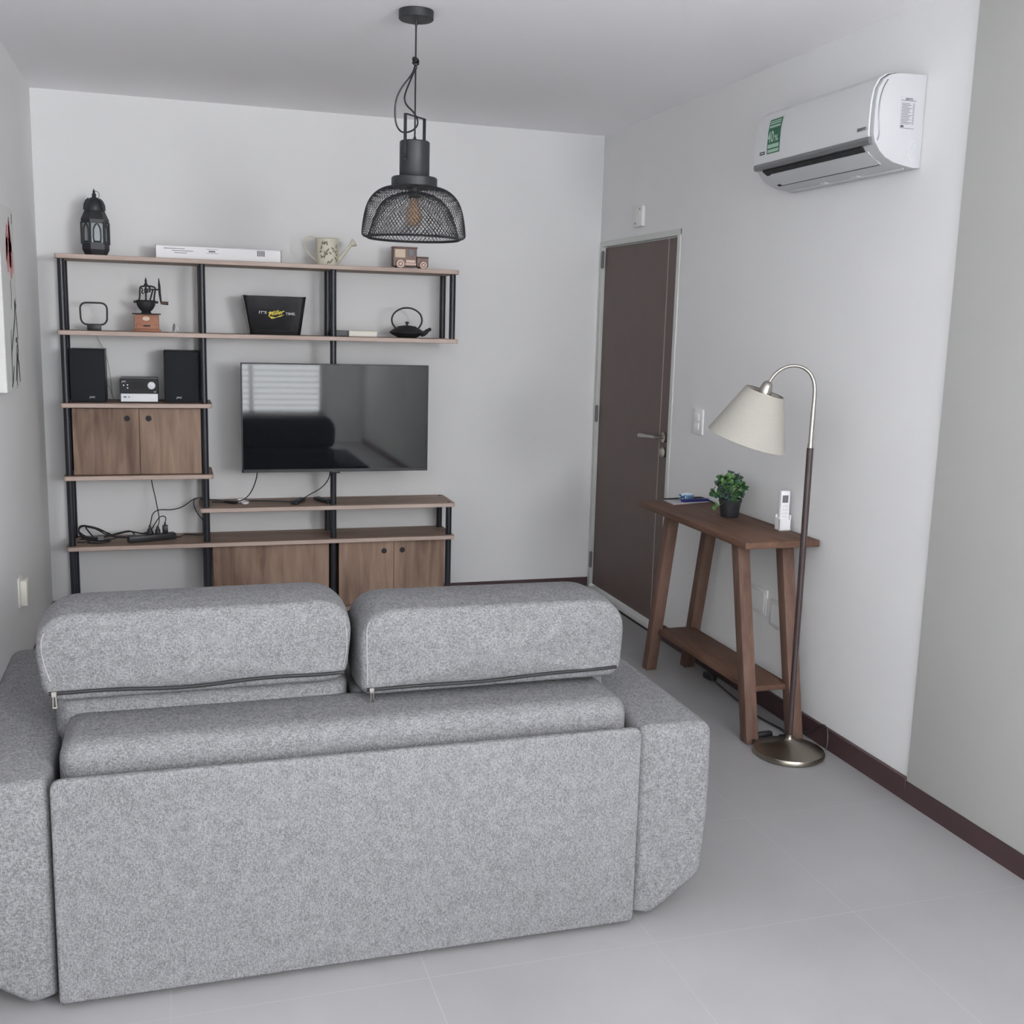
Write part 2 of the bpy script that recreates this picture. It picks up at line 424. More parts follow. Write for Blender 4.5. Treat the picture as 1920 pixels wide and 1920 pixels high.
# rear window: frame with a mullion, slatted blind in front of the daylight
w = bpy.data.objects.new('window_1', None); C.objects.link(w); w.location = (-1.7, YR, 1.35); w['kind'] = 'structure'
b = NB()
for x in (WX0, (WX0 + WX1) / 2 - .02, WX1 - .05): box(b, (x, YR, WZ0), (x + .05, YR + .04, WZ1))
for z in (WZ0, WZ1 - .05): box(b, (WX0, YR, z), (WX1, YR + .04, z + .05))
obj('window_frame', b, 'frame', w)
b = NB()
for k in range(27):
    z = WZ0 + .06 + k * .073; box(b, (WX0 + .03, YR + .06, z), (WX1 - .03, YR + .09, z + .012))
obj('blind_slats', b, 'offwhite', w)
w = bpy.data.objects.new('added_window', None); C.objects.link(w); w.location = (0, -7.5, 1.88); w['kind'] = 'structure'  # made-up side window, placed and sized to suit the added lamp
b = NB()
for y in (-8.8, -7.525, -6.25): box(b, (.02, y, 1.36), (.06, y + .05, 2.4))
for z in (1.36, 2.35): box(b, (.02, -8.8, z), (.06, -6.2, z + .05))
obj('window_frame', b, 'frame', w)
# skirtings
struct('baseboard_back', one(box, (XL + .001, -.012, 0), (-.001, -.0005, .082), 0, .002, 1), 'base')
struct('baseboard_left', one(box, (XL + .0005, -6.8, 0), (XL + .012, -.013, .082), 0, .002, 1), 'base')
b = NB(); box(b, (-.0152, YP + .0005, 0), (-.0005, DY1 - .04, .082), 0, .002, 1)
struct('baseboard_right', b, 'base')
struct('baseboard_right_front', one(box, (-.0155, -8.9, 0), (-.0122, YP - .001, .074), 0, .001, 1), 'base')

# ------------------------------------------------------------------ entrance door (right wall, far corner)
d = bpy.data.objects.new('door_1', None); C.objects.link(d); d.location = (0, -.53, 0); d['kind'] = 'structure'
d['label'] = 'dark taupe brown flush door with lever handle in the far right corner'
b = NB()
box(b, (-.006, DY0 - .034, 0), (.1, DY0 + .004, DZ), 0, .002, 1); box(b, (-.006, DY1 - .004, 0), (.1, DY1 + .028, DZ + .006), 0, .002, 1)
box(b, (-.0065, DY1 - .004, DZ - .024), (.1, DY0 + .004, DZ + .006), 0, .002, 1)
obj('door_frame', b, 'frame', d)
obj('door_panel', one(box, (.012, DY1 + .031, .05), (.055, DY0 - .037, DZ - .03), 0, .002, 1), 'door', d)
obj('inlay_strip', one(box, (.0105, -.9, .05), (.0135, -.893, DZ - .03)), 'door_line', d, label='pale vertical inlay line')
for z in (1.955, 1.075, .20):
    b = NB(); cyl(b, (-.002, -.047, z - .045), (-.002, -.047, z + .045), .0095, seg=12); cyl(b, (-.002, -.047, z - .05), (-.002, -.047, z + .05), .006, seg=10)
    obj('hinge', b, 'grey', d)
b = NB(); cyl(b, (.012, -.955, 1.03), (.002, -.955, 1.03), .026, seg=24)
cyl(b, (.004, -.955, 1.03), (-.042, -.955, 1.03), .009, seg=14)
tube(b, [(-.042, -.962, 1.03), (-.045, -.93, 1.03), (-.047, -.87, 1.027), (-.045, -.80, 1.024), (-.043, -.765, 1.022)], [.009, .009, .010, .012, .012], 12)
obj('lever_handle', b, 'steel', d)
b = NB(); cyl(b, (.012, -.957, .955), (.003, -.957, .955), .025, seg=24); box(b, (-.012, -.961, .938), (.006, -.953, .972), 0, .002, 1)
obj('lock', b, 'steel', d)
obj('threshold', one(box, (-.012, DY1 + .03, 0), (.09, DY0 - .035, .038), 0, .004, 2), 'frame', d)
obj('threshold_gap', one(box, (-.014, DY1 + .03, 0), (-.0115, DY0 - .035, .012)), 'dark', d)

# wall plates
b = NB(); box(b, (-.022, -.617, 2.10), (-.0005, -.50, 2.206), 0, .004, 2)
o = thing('cover_plate', (0, -.56, 2.10), 'blank white cover plate on the wall above the brown door', 'wall plate')
obj('plate', b, 'offwhite', o)
for (y, z) in ((-.59, 2.188), (-.535, 2.118)):
    obj('screw', one(cyl, (-.0225, y, z), (-.024, y, z), .005, None, 10), 'grey', o)
o = thing('light_switch', (0, -1.34, 1.09), 'white double light switch on the wall between door and lampshade', 'light switch')
obj('plate', one(box, (-.012, -1.402, 1.087), (-.0005, -1.288, 1.208), 0, .004, 2), 'offwhite', o)
for z in (1.108, 1.152): obj('rocker', one(box, (-.016, -1.372, z), (-.011, -1.318, z + .034), 0, .003, 2), 'white', o)
for (y, z, lab) in ((-2.0, .387, 'square white cover plate low on the wall seen left of the table back leg'), (-2.17, .362, 'square white cover plate half hidden behind the table back leg')):
    o = thing('socket_cover', (0, y, z), lab, 'socket', 'cover plates under the console table')
    obj('plate', one(box, (-.010, y - .07, z), (-.0005, y + .07, z + .115), 0, .004, 2), 'offwhite', o)
    obj('inset', one(box, (-.0125, y - .054, z + .014), (-.009, y + .054, z + .10), 0, .002, 1), 'wall', o)
o = thing('wall_socket', (XL, -1.17, .37), 'small ivory wall socket on left wall above the sofa arm', 'socket')
obj('plate', one(box, (XL + .0005, -1.262, .37), (XL + .009, -1.13, .495), 0, .003, 2), 'offwhite', o)
obj('cover', one(box, (XL + .008, -1.24, .372), (XL + .034, -1.15, .478), 0, .005, 2), 'ivory', o)

# ------------------------------------------------------------------ painting on the left wall
b = NB(); box(b, (XL + .001, -1.517, 1.268), (-2.967, -1.133, 1.968), 0, .003, 1)
def stroke(pts, wd, mi):
    """brush stroke on the canvas face"""
    n0 = len(b.faces); P = [Vector((-2.9665, y, z)) for y, z in pts]; L = []
    for i, p in enumerate(P):
        dd = (P[min(i + 1, len(P) - 1)] - P[max(i - 1, 0)]).normalized(); nn = Vector((0, -dd.z, dd.y))
        ww = wd * 1.7 * (.35 + .65 * math.sin(PI * (i + .6) / (len(P) + .2)))
        L.append((b.verts.new(p + nn * ww), b.verts.new(p - nn * ww)))
    for i in range(len(L) - 1): b.faces.new((L[i][0], L[i + 1][0], L[i + 1][1], L[i][1]))
    fin(b, n0, mi)
rnd = random.Random(4)
for (y0, z0, y1, z1, wd) in ((-1.27, 1.92, -1.22, 1.80, .016), (-1.30, 1.86, -1.24, 1.70, .02), (-1.26, 1.90, -1.26, 1.74, .018), (-1.34, 1.85, -1.33, 1.72, .018), (-1.22, 1.84, -1.20, 1.72, .012), (-1.31, 1.90, -1.37, 1.76, .016)):
    stroke([(y0 + (y1 - y0) * t / 5, z0 + (z1 - z0) * t / 5) for t in range(6)], wd, 1)
for pts, wd in (([(-1.20, 1.595), (-1.22, 1.54), (-1.30, 1.46), (-1.36, 1.40)], .006), ([(-1.20, 1.60), (-1.17, 1.54), (-1.15, 1.46)], .006), ([(-1.195, 1.615), (-1.185, 1.60), (-1.20, 1.585)], .016),
                ([(-1.22, 1.46), (-1.18, 1.46), (-1.16, 1.42), (-1.18, 1.38)], .008), ([(-1.19, 1.44), (-1.21, 1.38), (-1.26, 1.30)], .007), ([(-1.20, 1.40), (-1.16, 1.36), (-1.14, 1.29)], .009), ([(-1.20, 1.39), (-1.22, 1.33), (-1.23, 1.28)], .006),
                ([(-1.34, 1.50), (-1.35, 1.40), (-1.36, 1.29)], .005), ([(-1.30, 1.36), (-1.34, 1.31), (-1.38, 1.28)], .007), ([(-1.26, 1.93), (-1.25, 1.90)], .006), ([(-1.17, 1.95), (-1.175, 1.91)], .005), ([(-1.29, 1.69), (-1.28, 1.64), (-1.30, 1.58)], .004)):
    stroke(pts, wd, 2)
o = thing('canvas_painting', (XL, -1.325, 1.268), 'unframed canvas of a pink flower and grey stalks on the left wall', 'painting')
obj('canvas', b, ['canvas', 'pink', 'stalk'], o, smooth=False)

# ------------------------------------------------------------------ shelving unit
SY0, SY1 = -.34, -.04
T = .022
S1, S2, S3, S4, S5, S6 = 1.848, 1.490, 1.142, .785, .611, .432
XA, XB, XC, XD = -2.868, -2.224, -1.577, -.948
YF, YB = -.30, -.08
unit = thing('shelving_unit', (-1.9, -.19, 0), 'tall open shelving unit of oak boards and black tubes along the back wall', 'shelving unit')
def board(x0, x1, z):
    p = rounded([(x0, SY0), (x1, SY0), (x1, SY1), (x0, SY1)], [.018, .018, .018, .018], 4)
    b = one(prism, p, 'Z', z - T, z, 0, .0015, 1); b.normal_update()
    for fc in b.faces:
        if abs(fc.normal.z) < .3: fc.material_index = 1
    obj('shelf_board', b, ['shelf', 'edge'], unit)
board(-2.893, -.921, S1); board(-2.893, -.921, S2); board(-2.893, -2.187, S3); board(-2.893, -2.187, S4); board(-2.256, -.921, S5); board(-2.893, -.921, S6)
def post(x, y, z0, z1):
    b = NB(); cyl(b, (x, y, z0), (x, y, z1), .0163, seg=20); obj('post', b, 'post', unit)
GA = [(0, S6 - T), (S6, S4 - T), (S4, S3 - T), (S3, S2 - T), (S2, S1 - T)]
GB = [(0, S6 - T), (S6, S5 - T), (S5, S4 - T), (S4, S3 - T), (S3, S2 - T), (S2, S1 - T)]
for y in (YF, YB):
    for z in GA: post(XA - (.006 if y == YB else 0), y, *z)
    for z in GB: post(XB, y, *z)
    for z in ((0, S6 - T), (S6, S5 - T), (S2, S1 - T)): post(XD, y, *z)
    for z in ((0, S6 - T), (S6, S5 - T), (S2, S1 - T)): post(XC, y, *z)
post(XC, YF, S5, S2 - T)
for x in (XD,):
    for y in (YF, YB): obj('post_cap', one(cyl, (x, y, S5), (x, y, S5 + .003), .009, None, 14), 'post', unit)
def cabinet(x0, x1, z0, z1, doors, holes):
    b = NB(); t = .016; y0, y1 = -.305, -.06
    box(b, (x0, y0 + .017, z0), (x0 + t, y1, z1)); box(b, (x1 - t, y0 + .017, z0), (x1, y1, z1))
    box(b, (x0, y1 - t, z0), (x1, y1, z1)); box(b, (x0, y0 + .017, z1 - .004), (x1, y1, z1)); box(b, (x0, y0 + .017, z0), (x1, y1, z0 + .006))
    cb = obj('cabinet', b, 'cab', unit)
    for (a, c), h in zip(doors, holes):
        b = NB(); box(b, (a, y0, z0 + .003), (c, y0 + .016, z1 - .005), 0, .001, 1)
        if h:
            cyl(b, (h[0], y0 + .001, h[1]), (h[0], y0 - .0008, h[1]), .0155, None, 24, 1)
            cyl(b, (h[0], y0 + .001, h[1]), (h[0], y0 - .0014, h[1]), .0128, None, 24, 2)
        obj('door', b, ['cab', 'bronze', 'dark'], cb)
cabinet(-2.846, -2.243, S4, S3 - T, ((-2.846, -2.538), (-2.536, -2.243)), ((-2.593, 1.066), (-2.492, 1.066)))
cabinet(-2.196, -1.601, .06, S6 - T, ((-2.196, -1.601),), (None,))
cabinet(-1.548, -.968, .06, S6 - T, ((-1.548, -1.252), (-1.250, -.968)), ((-1.305, .352), (-1.205, .354)))
for x0, x1 in ((-2.24, -.93),):
    obj('bottom_board', one(box, (x0, SY0, .038), (x1, SY1, .06), 0, .002, 1), 'shelf', unit)

# things stand a hair above the boards
S1, S2, S3, S5, S6 = [v + .0005 for v in (S1, S2, S3, S5, S6)]

# ------------------------------------------------------------------ television
tv = thing('television', (-1.573, -.40, .80), 'black flat-screen television mounted on the shelving unit post', 'television')
ty = -.40; x0, x1, z0, z1 = -2.049, -1.094, .80, 1.352
b = NB()
box(b, (x0, ty, z0), (x0 + .006, ty + .03, z1), 0, .001, 1); box(b, (x1 - .006, ty, z0), (x1, ty + .03, z1), 0, .001, 1)
box(b, (x0, ty, z1 - .006), (x1, ty + .03, z1), 0, .001, 1); box(b, (x0, ty, z0), (x1, ty + .03, z0 + .016), 0, .001, 1)
obj('bezel', b, 'black', tv)
obj('screen', one(box, (x0 + .006, ty + .002, z0 + .016), (x1 - .006, ty + .012, z1 - .006)), 'screen', tv, smooth=False)
b = NB(); box(b, (x0 + .01, ty + .012, z0 + .01), (x1 - .01, ty + .03, z1 - .01), 0, .003, 1); box(b, (x0 + .14, ty + .03, z0 + .02), (x1 - .14, ty + .06, z0 + .34), 0, .01, 2)
obj('housing', b, 'black', tv)
b = NB(); box(b, (-1.63, ty + .055, 1.0), (-1.52, -.312, 1.2), 0, .004, 1); obj('wall_mount', b, 'blackm', tv)
obj('sensor', one(box, (-1.60, ty - .002, z0 - .008), (-1.555, ty + .02, z0 + .004), 0, .003, 2), 'black', tv)
obj('power_cable', one(tube, [(-1.972, -.345, .83), (-1.968, -.30, .77), (-1.985, -.25, .70), (-2.01, -.22, .65), (-2.05, -.20, .622), (-2.12, -.19, .6165), (-2.19, -.16, .6165)], .0028, 6, 0, False, True, 2), 'black', tv)
obj('signal_cable', one(tube, [(-1.60, -.345, .82), (-1.595, -.30, .755), (-1.63, -.26, .695), (-1.70, -.24, .655), (-1.75, -.22, .618), (-1.80, -.20, .6165), (-1.90, -.17, .6165), (-2.0, -.15, .6165)], .0028, 6, 0, False, True, 2), 'black', tv)

# ------------------------------------------------------------------ things on the top board
def lantern(x, y, z):
    o = thing('lantern', (x, y, z), 'black metal six-sided lantern with pale glass panes on the top shelf', 'lantern')
    mx = Matrix.Translation((x, y, z)); R = .063; a0 = math.radians(12)
    b = NB(); lathe(b, [(0, 0), (.050, 0), (.052, .008), (R, .030), (R, .060), (R - .012, .064)], 6, mx, 0, False, a0); obj('base', b, 'blackm', o, angle=20)
    b = NB(); lathe(b, [(R - .012, .150), (R, .155), (R + .002, .172), (.050, .205), (.046, .215)], 6, mx, 0, False, a0); obj('shoulder', b, 'blackm', o, angle=20)
    b = NB(); lathe(b, [(.046, .212), (.048, .222), (.046, .240), (.038, .258), (.026, .270), (.012, .276), (.009, .284), (.011, .290), (.006, .296), (.006, .305), (.0, .318)], 24, mx)
    for k in range(6):
        a = a0 + k * PI / 3; ca, sa = math.cos(a), math.sin(a)
        tube(b, [(x + ca * q, y + sa * q, z + h) for q, h in ((.049, .216), (.0475, .240), (.039, .260), (.026, .272))], .0028, 6)
    obj('dome', b, 'blackm', o)
    b = NB(); tube(b, [(x + .010 + .014 * math.cos(t), y, z + .289 + .017 * math.sin(t)) for t in [2 * PI * k / 16 for k in range(16)]], .0014, 6, 0, True); obj('ring', b, 'blackm', o)
    for k in range(6):
        a = a0 + k * PI / 3; p = (x + R * math.cos(a), y + R * math.sin(a))
        obj('corner_bar', one(cyl, (p[0], p[1], z + .055), (p[0], p[1], z + .160), .005, None, 8), 'blackm', o)
    for k in range(6):
        aa = a0 + k * PI / 3; ab = aa + PI / 3
        p = Vector((x + (R - .004) * math.cos(aa), y + (R - .004) * math.sin(aa), 0)); q = Vector((x + (R - .004) * math.cos(ab), y + (R - .004) * math.sin(ab), 0))
        nn = Vector((math.cos(aa + PI / 6), math.sin(aa + PI / 6), 0))
        def P(s, h, off): v = p.lerp(q, s) + nn * off; return (v.x, v.y, z + h)
        b = NB(); n0 = len(b.faces)
        F = [b.verts.new(P(s, h, .0)) for s, h in ((.05, .06), (.95, .06), (.95, .155), (.05, .155))]; b.faces.new(F)
        obj('pane', b, 'pane', o, smooth=False)
        # pointed-arch fret in front of every pane
        b = NB(); tube(b, [P(s, h, .002) for s, h in ((.26, .066), (.20, .085), (.22, .125), (.34, .142), (.5, .152), (.66, .142), (.78, .125), (.80, .085), (.74, .066))], .0042, 5)
        tube(b, [P(.2, .066, .002), P(.8, .066, .002)], .004, 5)
        obj('fret', b, 'blackm', o)
    return o
lantern(-2.714, -.2, S1)

o = thing('cardboard_box', (-2.135, -.2, S1), 'long flat white cardboard box lying on the top shelf', 'box')
b = NB(); box(b, (-2.438, -.235, S1), (-1.832, -.165, S1 + .064), 0, .002, 1)
box(b, (-2.4385, -.236, S1), (-2.4365, -.164, S1 + .066), 1); box(b, (-1.8335, -.236, S1), (-1.831, -.164, S1 + .064), 1)
for x0, x1, z in ((-2.36, -2.26, .040), (-2.40, -2.30, .050), (-2.35, -2.29, .030)): box(b, (x0, -.2356, S1 + z), (x1, -.235, S1 + z + .003), 2)
for k in range(4):
    box(b, (-1.95 + k * .010, -.2356, S1 + .03), (-1.943 + k * .010, -.235, S1 + .058), 2)
box(b, (-2.20, -.2356, S1 + .034), (-2.14, -.235, S1 + .0355), 2); box(b, (-2.20, -.2356, S1 + .052), (-2.14, -.235, S1 + .0535), 2); box(b, (-2.186, -.2356, S1 + .040), (-2.154, -.235, S1 + .0475), 2)
obj('carton', b, ['white', 'ink', 'grey'], o, smooth=False)

o = thing('watering_can', (-1.594, -.2, S1), 'small ivory watering can with faded floral print on the top shelf', 'watering can')
mx = Matrix.Translation((-1.594, -.2, S1))
b = NB(); lathe(b, [(0, .001), (.054, 0), (.058, .003), (.0585, .134), (.061, .137), (.058, .139), (.0555, .134), (.055, .008), (0, .006)], 36, mx); obj('body', b, 'can', o)
b = NB(); tube(b, [(-1.648, -.2, S1 + .132), (-1.672, -.2, S1 + .147), (-1.70, -.2, S1 + .140), (-1.715, -.2, S1 + .112), (-1.706, -.2, S1 + .080), (-1.68, -.2, S1 + .045), (-1.650, -.2, S1 + .022)], .0035, 8, 0, False, True, 2); obj('handle', b, 'can', o)
b = NB(); tube(b, [(-1.545, -.2, S1 + .022), (-1.52, -.2, S1 + .052), (-1.49, -.2, S1 + .088), (-1.472, -.2, S1 + .112)], [.014, .011, .009, .008], 14)
a, c = Vector((-1.474, -.2, S1 + .110)), Vector((-1.454, -.2, S1 + .124)); tube(b, [a, c, c + Vector((.003, 0, .002))], [.009, .022, .020], 20)
obj('spout', b, 'can', o)
b = NB(); rnd = random.Random(3)
def decal(ang, z, wd, ht, al):
    """a printed leaf hugging the can"""
    R = .0592; n0 = len(b.faces); V = []
    for s, t in ((0, -1), (.55, -.1), (0, 1), (-.55, -.1)):
        dx, dz = s * wd * math.cos(al) - t * ht * math.sin(al), s * wd * math.sin(al) + t * ht * math.cos(al)
        a = ang + dx / R; V.append(b.verts.new((-1.594 + R * math.cos(a), -.2 + R * math.sin(a), S1 + z + dz)))
    b.faces.new(V)
for k in range(30):
    g = rnd.choice([(-2.0, .07)] * 3 + [(-1.0, .06), (-1.35, .05)])
    decal(g[0] + rnd.uniform(-.3, .3), g[1] + rnd.uniform(-.035, .045), .009, rnd.uniform(.006, .014), rnd.uniform(-1.2, 1.2))
obj('floral_print', b, 'olive', o, smooth=False)

o = thing('toy_tractor', (-1.16, -.2, S1), 'small bronze vehicle ornament with square cab on the top shelf', 'ornament')
y0, y1 = -.225, -.175
b = NB()
box(b, (-1.254, y0, S1 + .012), (-1.127, y1, S1 + .108), 0, .003, 1); box(b, (-1.256, y0 - .003, S1 + .106), (-1.122, y1 + .003, S1 + .114), 0, .002, 1)
obj('cab', b, 'bronze', o)
b = NB(); box(b, (-1.127, y0, S1 + .012), (-1.064, y1, S1 + .062), 0, .003, 1); box(b, (-1.127, y0 - .003, S1 + .060), (-1.062, y1 + .003, S1 + .066), 0, .002, 1); obj('hood', b, 'bronze', o)
obj('side_window', one(box, (-1.243, y0 - .002, S1 + .058), (-1.188, y0 + .001, S1 + .100), 0, .001, 1), 'pale_pic', o, label='cream side window')
obj('front_window', one(box, (-1.172, y0 - .002, S1 + .068), (-1.140, y0 + .001, S1 + .100), 0, .001, 1), 'grey', o)
for x, rr in ((-1.215, .026), (-1.092, .023)):
    b = NB(); cyl(b, (x, y0 - .008, S1 + rr), (x, y1 + .008, S1 + rr), rr, None, 28, 0); cyl(b, (x, y0 - .0095, S1 + rr), (x, y1, S1 + rr), rr * .76, None, 24, 1); cyl(b, (x, y0 - .0105, S1 + rr), (x, y1, S1 + rr), rr * .5, None, 20, 0); cyl(b, (x, y0 - .0115, S1 + rr), (x, y1, S1 + rr), rr * .3, None, 16, 1)
    obj('wheel', b, ['bronze', 'bronze_l'], o)
b = NB(); box(b, (-1.19, y0 - .002, S1 + .022), (-1.13, y0 + .001, S1 + .03)); box(b, (-1.183, y0 - .002, S1 + .034), (-1.135, y0 + .001, S1 + .046)); obj('trim', b, 'bronze_l', o)

# ------------------------------------------------------------------ things on the second board
o = thing('loop_antenna', (-2.735, -.2, S2), 'black rounded loop aerial on a small foot, left end of second shelf', 'aerial')
b = NB(); p = rounded([(-2.795, S2 + .028), (-2.675, S2 + .028), (-2.672, S2 + .134), (-2.798, S2 + .134)], .035, 6); tube(b, [(x, -.2, z) for x, z in p], .0045, 10, 0, True); obj('loop', b, 'black', o)
obj('foot', one(box, (-2.767, -.215, S2), (-2.703, -.185, S2 + .031), 0, .003, 2), 'black', o)
obj('wire', one(tube, [(-2.735, -.188, S2 + .008), (-2.735, -.10, S2 + .004), (-2.735, -.036, S2 - .002), (-2.735, -.033, S2 - .04), (-2.70, -.033, 1.39), (-2.68, -.033, 1.30), (-2.67, -.05, 1.16)], .0012, 5, 0, False, True, 2), 'grey', o)

o = thing('coffee_grinder', (-2.488, -.22, S2), 'vintage coffee grinder with black iron top and reddish wooden base', 'coffee grinder')
gx, gy = -2.488, -.22
b = NB(); box(b, (gx - .066, gy - .062, S2), (gx + .066, gy + .062, S2 + .012), 0, .004, 2); box(b, (gx - .057, gy - .054, S2 + .012), (gx + .057, gy + .054, S2 + .084), 0, .002, 1); obj('wooden_base', b, 'mill_wood', o)
b = NB(); box(b, (gx - .046, gy - .057, S2 + .016), (gx + .046, gy - .053, S2 + .046), 0, .001, 1); obj('drawer', b, 'mill_wood', o)
obj('drawer_pull', one(box, (gx - .017, gy - .061, S2 + .026), (gx + .017, gy - .056, S2 + .032), 0, .002, 1), 'iron', o)
b = NB(); lathe(b, [(0, 0), (.017, 0), (.017, .002), (0, .002)], 20, Matrix.Translation((gx - .002, gy - .0545, S2 + .064)) @ Matrix.Diagonal((1, 1, .6, 1)) @ Matrix.Rotation(PI / 2, 4, 'X')); obj('plaque', b, 'pale_pic', o)
b = NB(); box(b, (gx - .067, gy - .063, S2 + .084), (gx + .067, gy + .063, S2 + .090), 0, .003, 2)
lathe(b, [(.012, .088), (.026, .091), (.020, .098), (.034, .112), (.043, .130), (.045, .148), (.048, .150), (.045, .154), (.03, .152), (0, .150)], 28, Matrix.Translation((gx - .002, gy, S2))); obj('bowl', b, 'iron', o)
for sx in (-1, 1):
    b = NB(); cyl(b, (gx - .002 + sx * .044, gy, S2 + .145), (gx - .002 + sx * .058, gy, S2 + .145), .006, None, 10); obj('bolt', b, 'iron', o)
b = NB(); q = S2
tube(b, [(gx - .036, gy, q + .150), (gx - .030, gy, q + .165), (gx - .029, gy, q + .205), (gx - .026, gy, q + .218), (gx - .012, gy, q + .222), (gx, gy, q + .224), (gx + .030, gy, q + .222), (gx + .046, gy, q + .215), (gx + .040, gy, q + .185), (gx + .036, gy, q + .150)], .0042, 8, 0, False, True, 1)
tube(b, [(gx - .026, gy, q + .216), (gx - .014, gy, q + .205), (gx - .022, gy, q + .192), (gx - .012, gy, q + .184)], .003, 8, 0, False, True, 1)
tube(b, [(gx + .018, gy, q + .155), (gx + .028, gy, q + .190), (gx + .034, gy, q + .21)], .004, 8); obj('yoke', b, 'iron', o)
b = NB(); cyl(b, (gx - .002, gy, q + .14), (gx, gy, q + .235), .0045, None, 10); lathe(b, [(0, .215), (.009, .220), (.009, .232), (.004, .238), (.006, .246), (.0, .268)], 14, Matrix.Translation((gx, gy, q))); obj('spindle', b, 'iron', o)
b = NB(); cyl(b, (gx + .014, gy, q + .207), (gx + .060, gy, q + .207), .004, None, 10)
for k in range(14):
    a = 2 * PI * k / 14; box(b, (gx + .012, gy + .013 * math.cos(a) - .002, q + .207 + .013 * math.sin(a) - .002), (gx + .022, gy + .013 * math.cos(a) + .002, q + .207 + .013 * math.sin(a) + .002))
cyl(b, (gx + .012, gy, q + .207), (gx + .022, gy, q + .207), .013, None, 18); cyl(b, (gx - .008, gy, q + .200), (gx + .010, gy, q + .2), .011, None, 16); obj('gear', b, 'iron', o)
b = NB(); tube(b, [(gx + .061, gy, q + .262), (gx + .063, gy, q + .225), (gx + .064, gy, q + .19), (gx + .070, gy, q + .140)], [.002, .006, .006, .004], 8); obj('crank', b, 'iron', o)
b = NB(); cyl(b, (gx + .068, gy, q + .143), (gx + .104, gy, q + .141), .007, .0085, 12); obj('crank_knob', b, 'bronze', o)

o = thing('glass_ornament', (-2.356, -.2, S2), 'tiny clear glass ornament on the second shelf beside the coffee grinder', 'ornament')
b = NB(); lathe(b, [(0, 0), (.016, 0), (.016, .005), (0, .006)], 18, Matrix.Translation((-2.356, -.2, S2))); obj('foot', b, 'clear', o)
for dx, dz, rz, mm in ((-.005, .03, .15, 'grey'), (.010, .028, -.5, 'clear')):
    b = NB(); puff(b, (-2.356 + dx - .006, -.204, S2 + .004), (-2.356 + dx + .006, -.196, S2 + .014 + dz), (.0058, .0038, .02), (0, 0, 0), 0, (0, rz, 0), 2, 3); obj('petal', b, mm, o)

# tub with printed slogan
o = thing('ice_bucket', (-1.87, -.2, S2), 'glossy black printed ice bucket standing on the second shelf', 'bucket')
b = NB()
def ringv(x0, x1, y0, y1, z, rr=.02):
    return [b.verts.new((x, y, z)) for x, y in rounded([(x0, y0), (x1, y0), (x1, y1), (x0, y1)], rr, 4)]
def top_wave(rg):
    for v in rg: v.co.z -= .006 * (1 - ((v.co.x + 1.868) / .16) ** 2)
R0 = ringv(-1.990, -1.738, -.265, -.135, S2); R1 = ringv(-2.026, -1.711, -.292, -.108, S2 + .195); top_wave(R1)
R2 = ringv(-2.022, -1.715, -.288, -.112, S2 + .195); top_wave(R2); R3 = ringv(-1.986, -1.742, -.261, -.139, S2 + .006)
n = len(R0)
for A, B in ((R0, R1), (R1, R2), (R2, R3)):
    for k in range(n): b.faces.new((A[k], A[(k + 1) % n], B[(k + 1) % n], B[k]))
b.faces.new(R0[::-1]); b.faces.new(R3)
obj('body', b, 'gloss', o)
b = NB(); box(b, (-2.019, -.23, S2 + .150), (-2.008, -.17, S2 + .178), 0, .003, 1); obj('grip_hole', b, 'dark', o)
b = NB(); yd = Vector((0, -.1373, .9905)).normalized(); ys = lambda z: -.2655 - (z / .195) * .027
X = (1, 0, 0)
text(b, "IT'S", (-1.948, ys(.105), S2 + .105), X, yd, .013, 0, .038, bold=.01)
obj('lettering', b, 'mark', o, smooth='flat_text')
b = NB(); text(b, 'TIME.', (-1.816, ys(.101), S2 + .101), X, yd, .013, 0, .050, bold=.01); obj('lettering', b, 'mark', o, smooth='flat_text')
b = NB(); xd = Vector((.985, -.0235, .17)); text(b, 'Miller', (-1.902, ys(.094), S2 + .094), xd, yd, .022, 0, .082, .35, .02, .0012)
n0 = len(b.faces); zz = [(-1.900, .094), (-1.87, .088), (-1.84, .092), (-1.822, .103), (-1.842, .098), (-1.87, .083), (-1.886, .080)]
b.faces.new([b.verts.new((x, ys(z) - .0010, S2 + z)) for x, z in zz])
n0 = len(b.faces); zz = [(-1.900, .1085), (-1.873, .116), (-1.902, .112)]
b.faces.new([b.verts.new((x, ys(z) - .0010, S2 + z)) for x, z in zz])
obj('script_lettering', b, 'yellow', o, smooth='flat_text', label='yellow slanted script word')

# two books lying flat
o = thing('book', (-1.50, -.2, S2), 'black-covered book lying behind the shelf post beside the cream block', 'book')
b = NB(); box(b, (-1.558, -.26, S2), (-1.494, -.12, S2 + .030), 0, .002, 1); obj('cover', b, 'black', o)
o = thing('book', (-1.415, -.22, S2), 'cream block-like book lying flat on the second shelf near the teapot', 'book')
b = NB(); box(b, (-1.492, -.27, S2), (-1.342, -.17, S2 + .031), 0, .002, 1); obj('cover', b, 'cream', o)
b = NB(); box(b, (-1.489, -.2715, S2 + .004), (-1.345, -.2695, S2 + .026)); obj('pages', b, 'ivory', o)

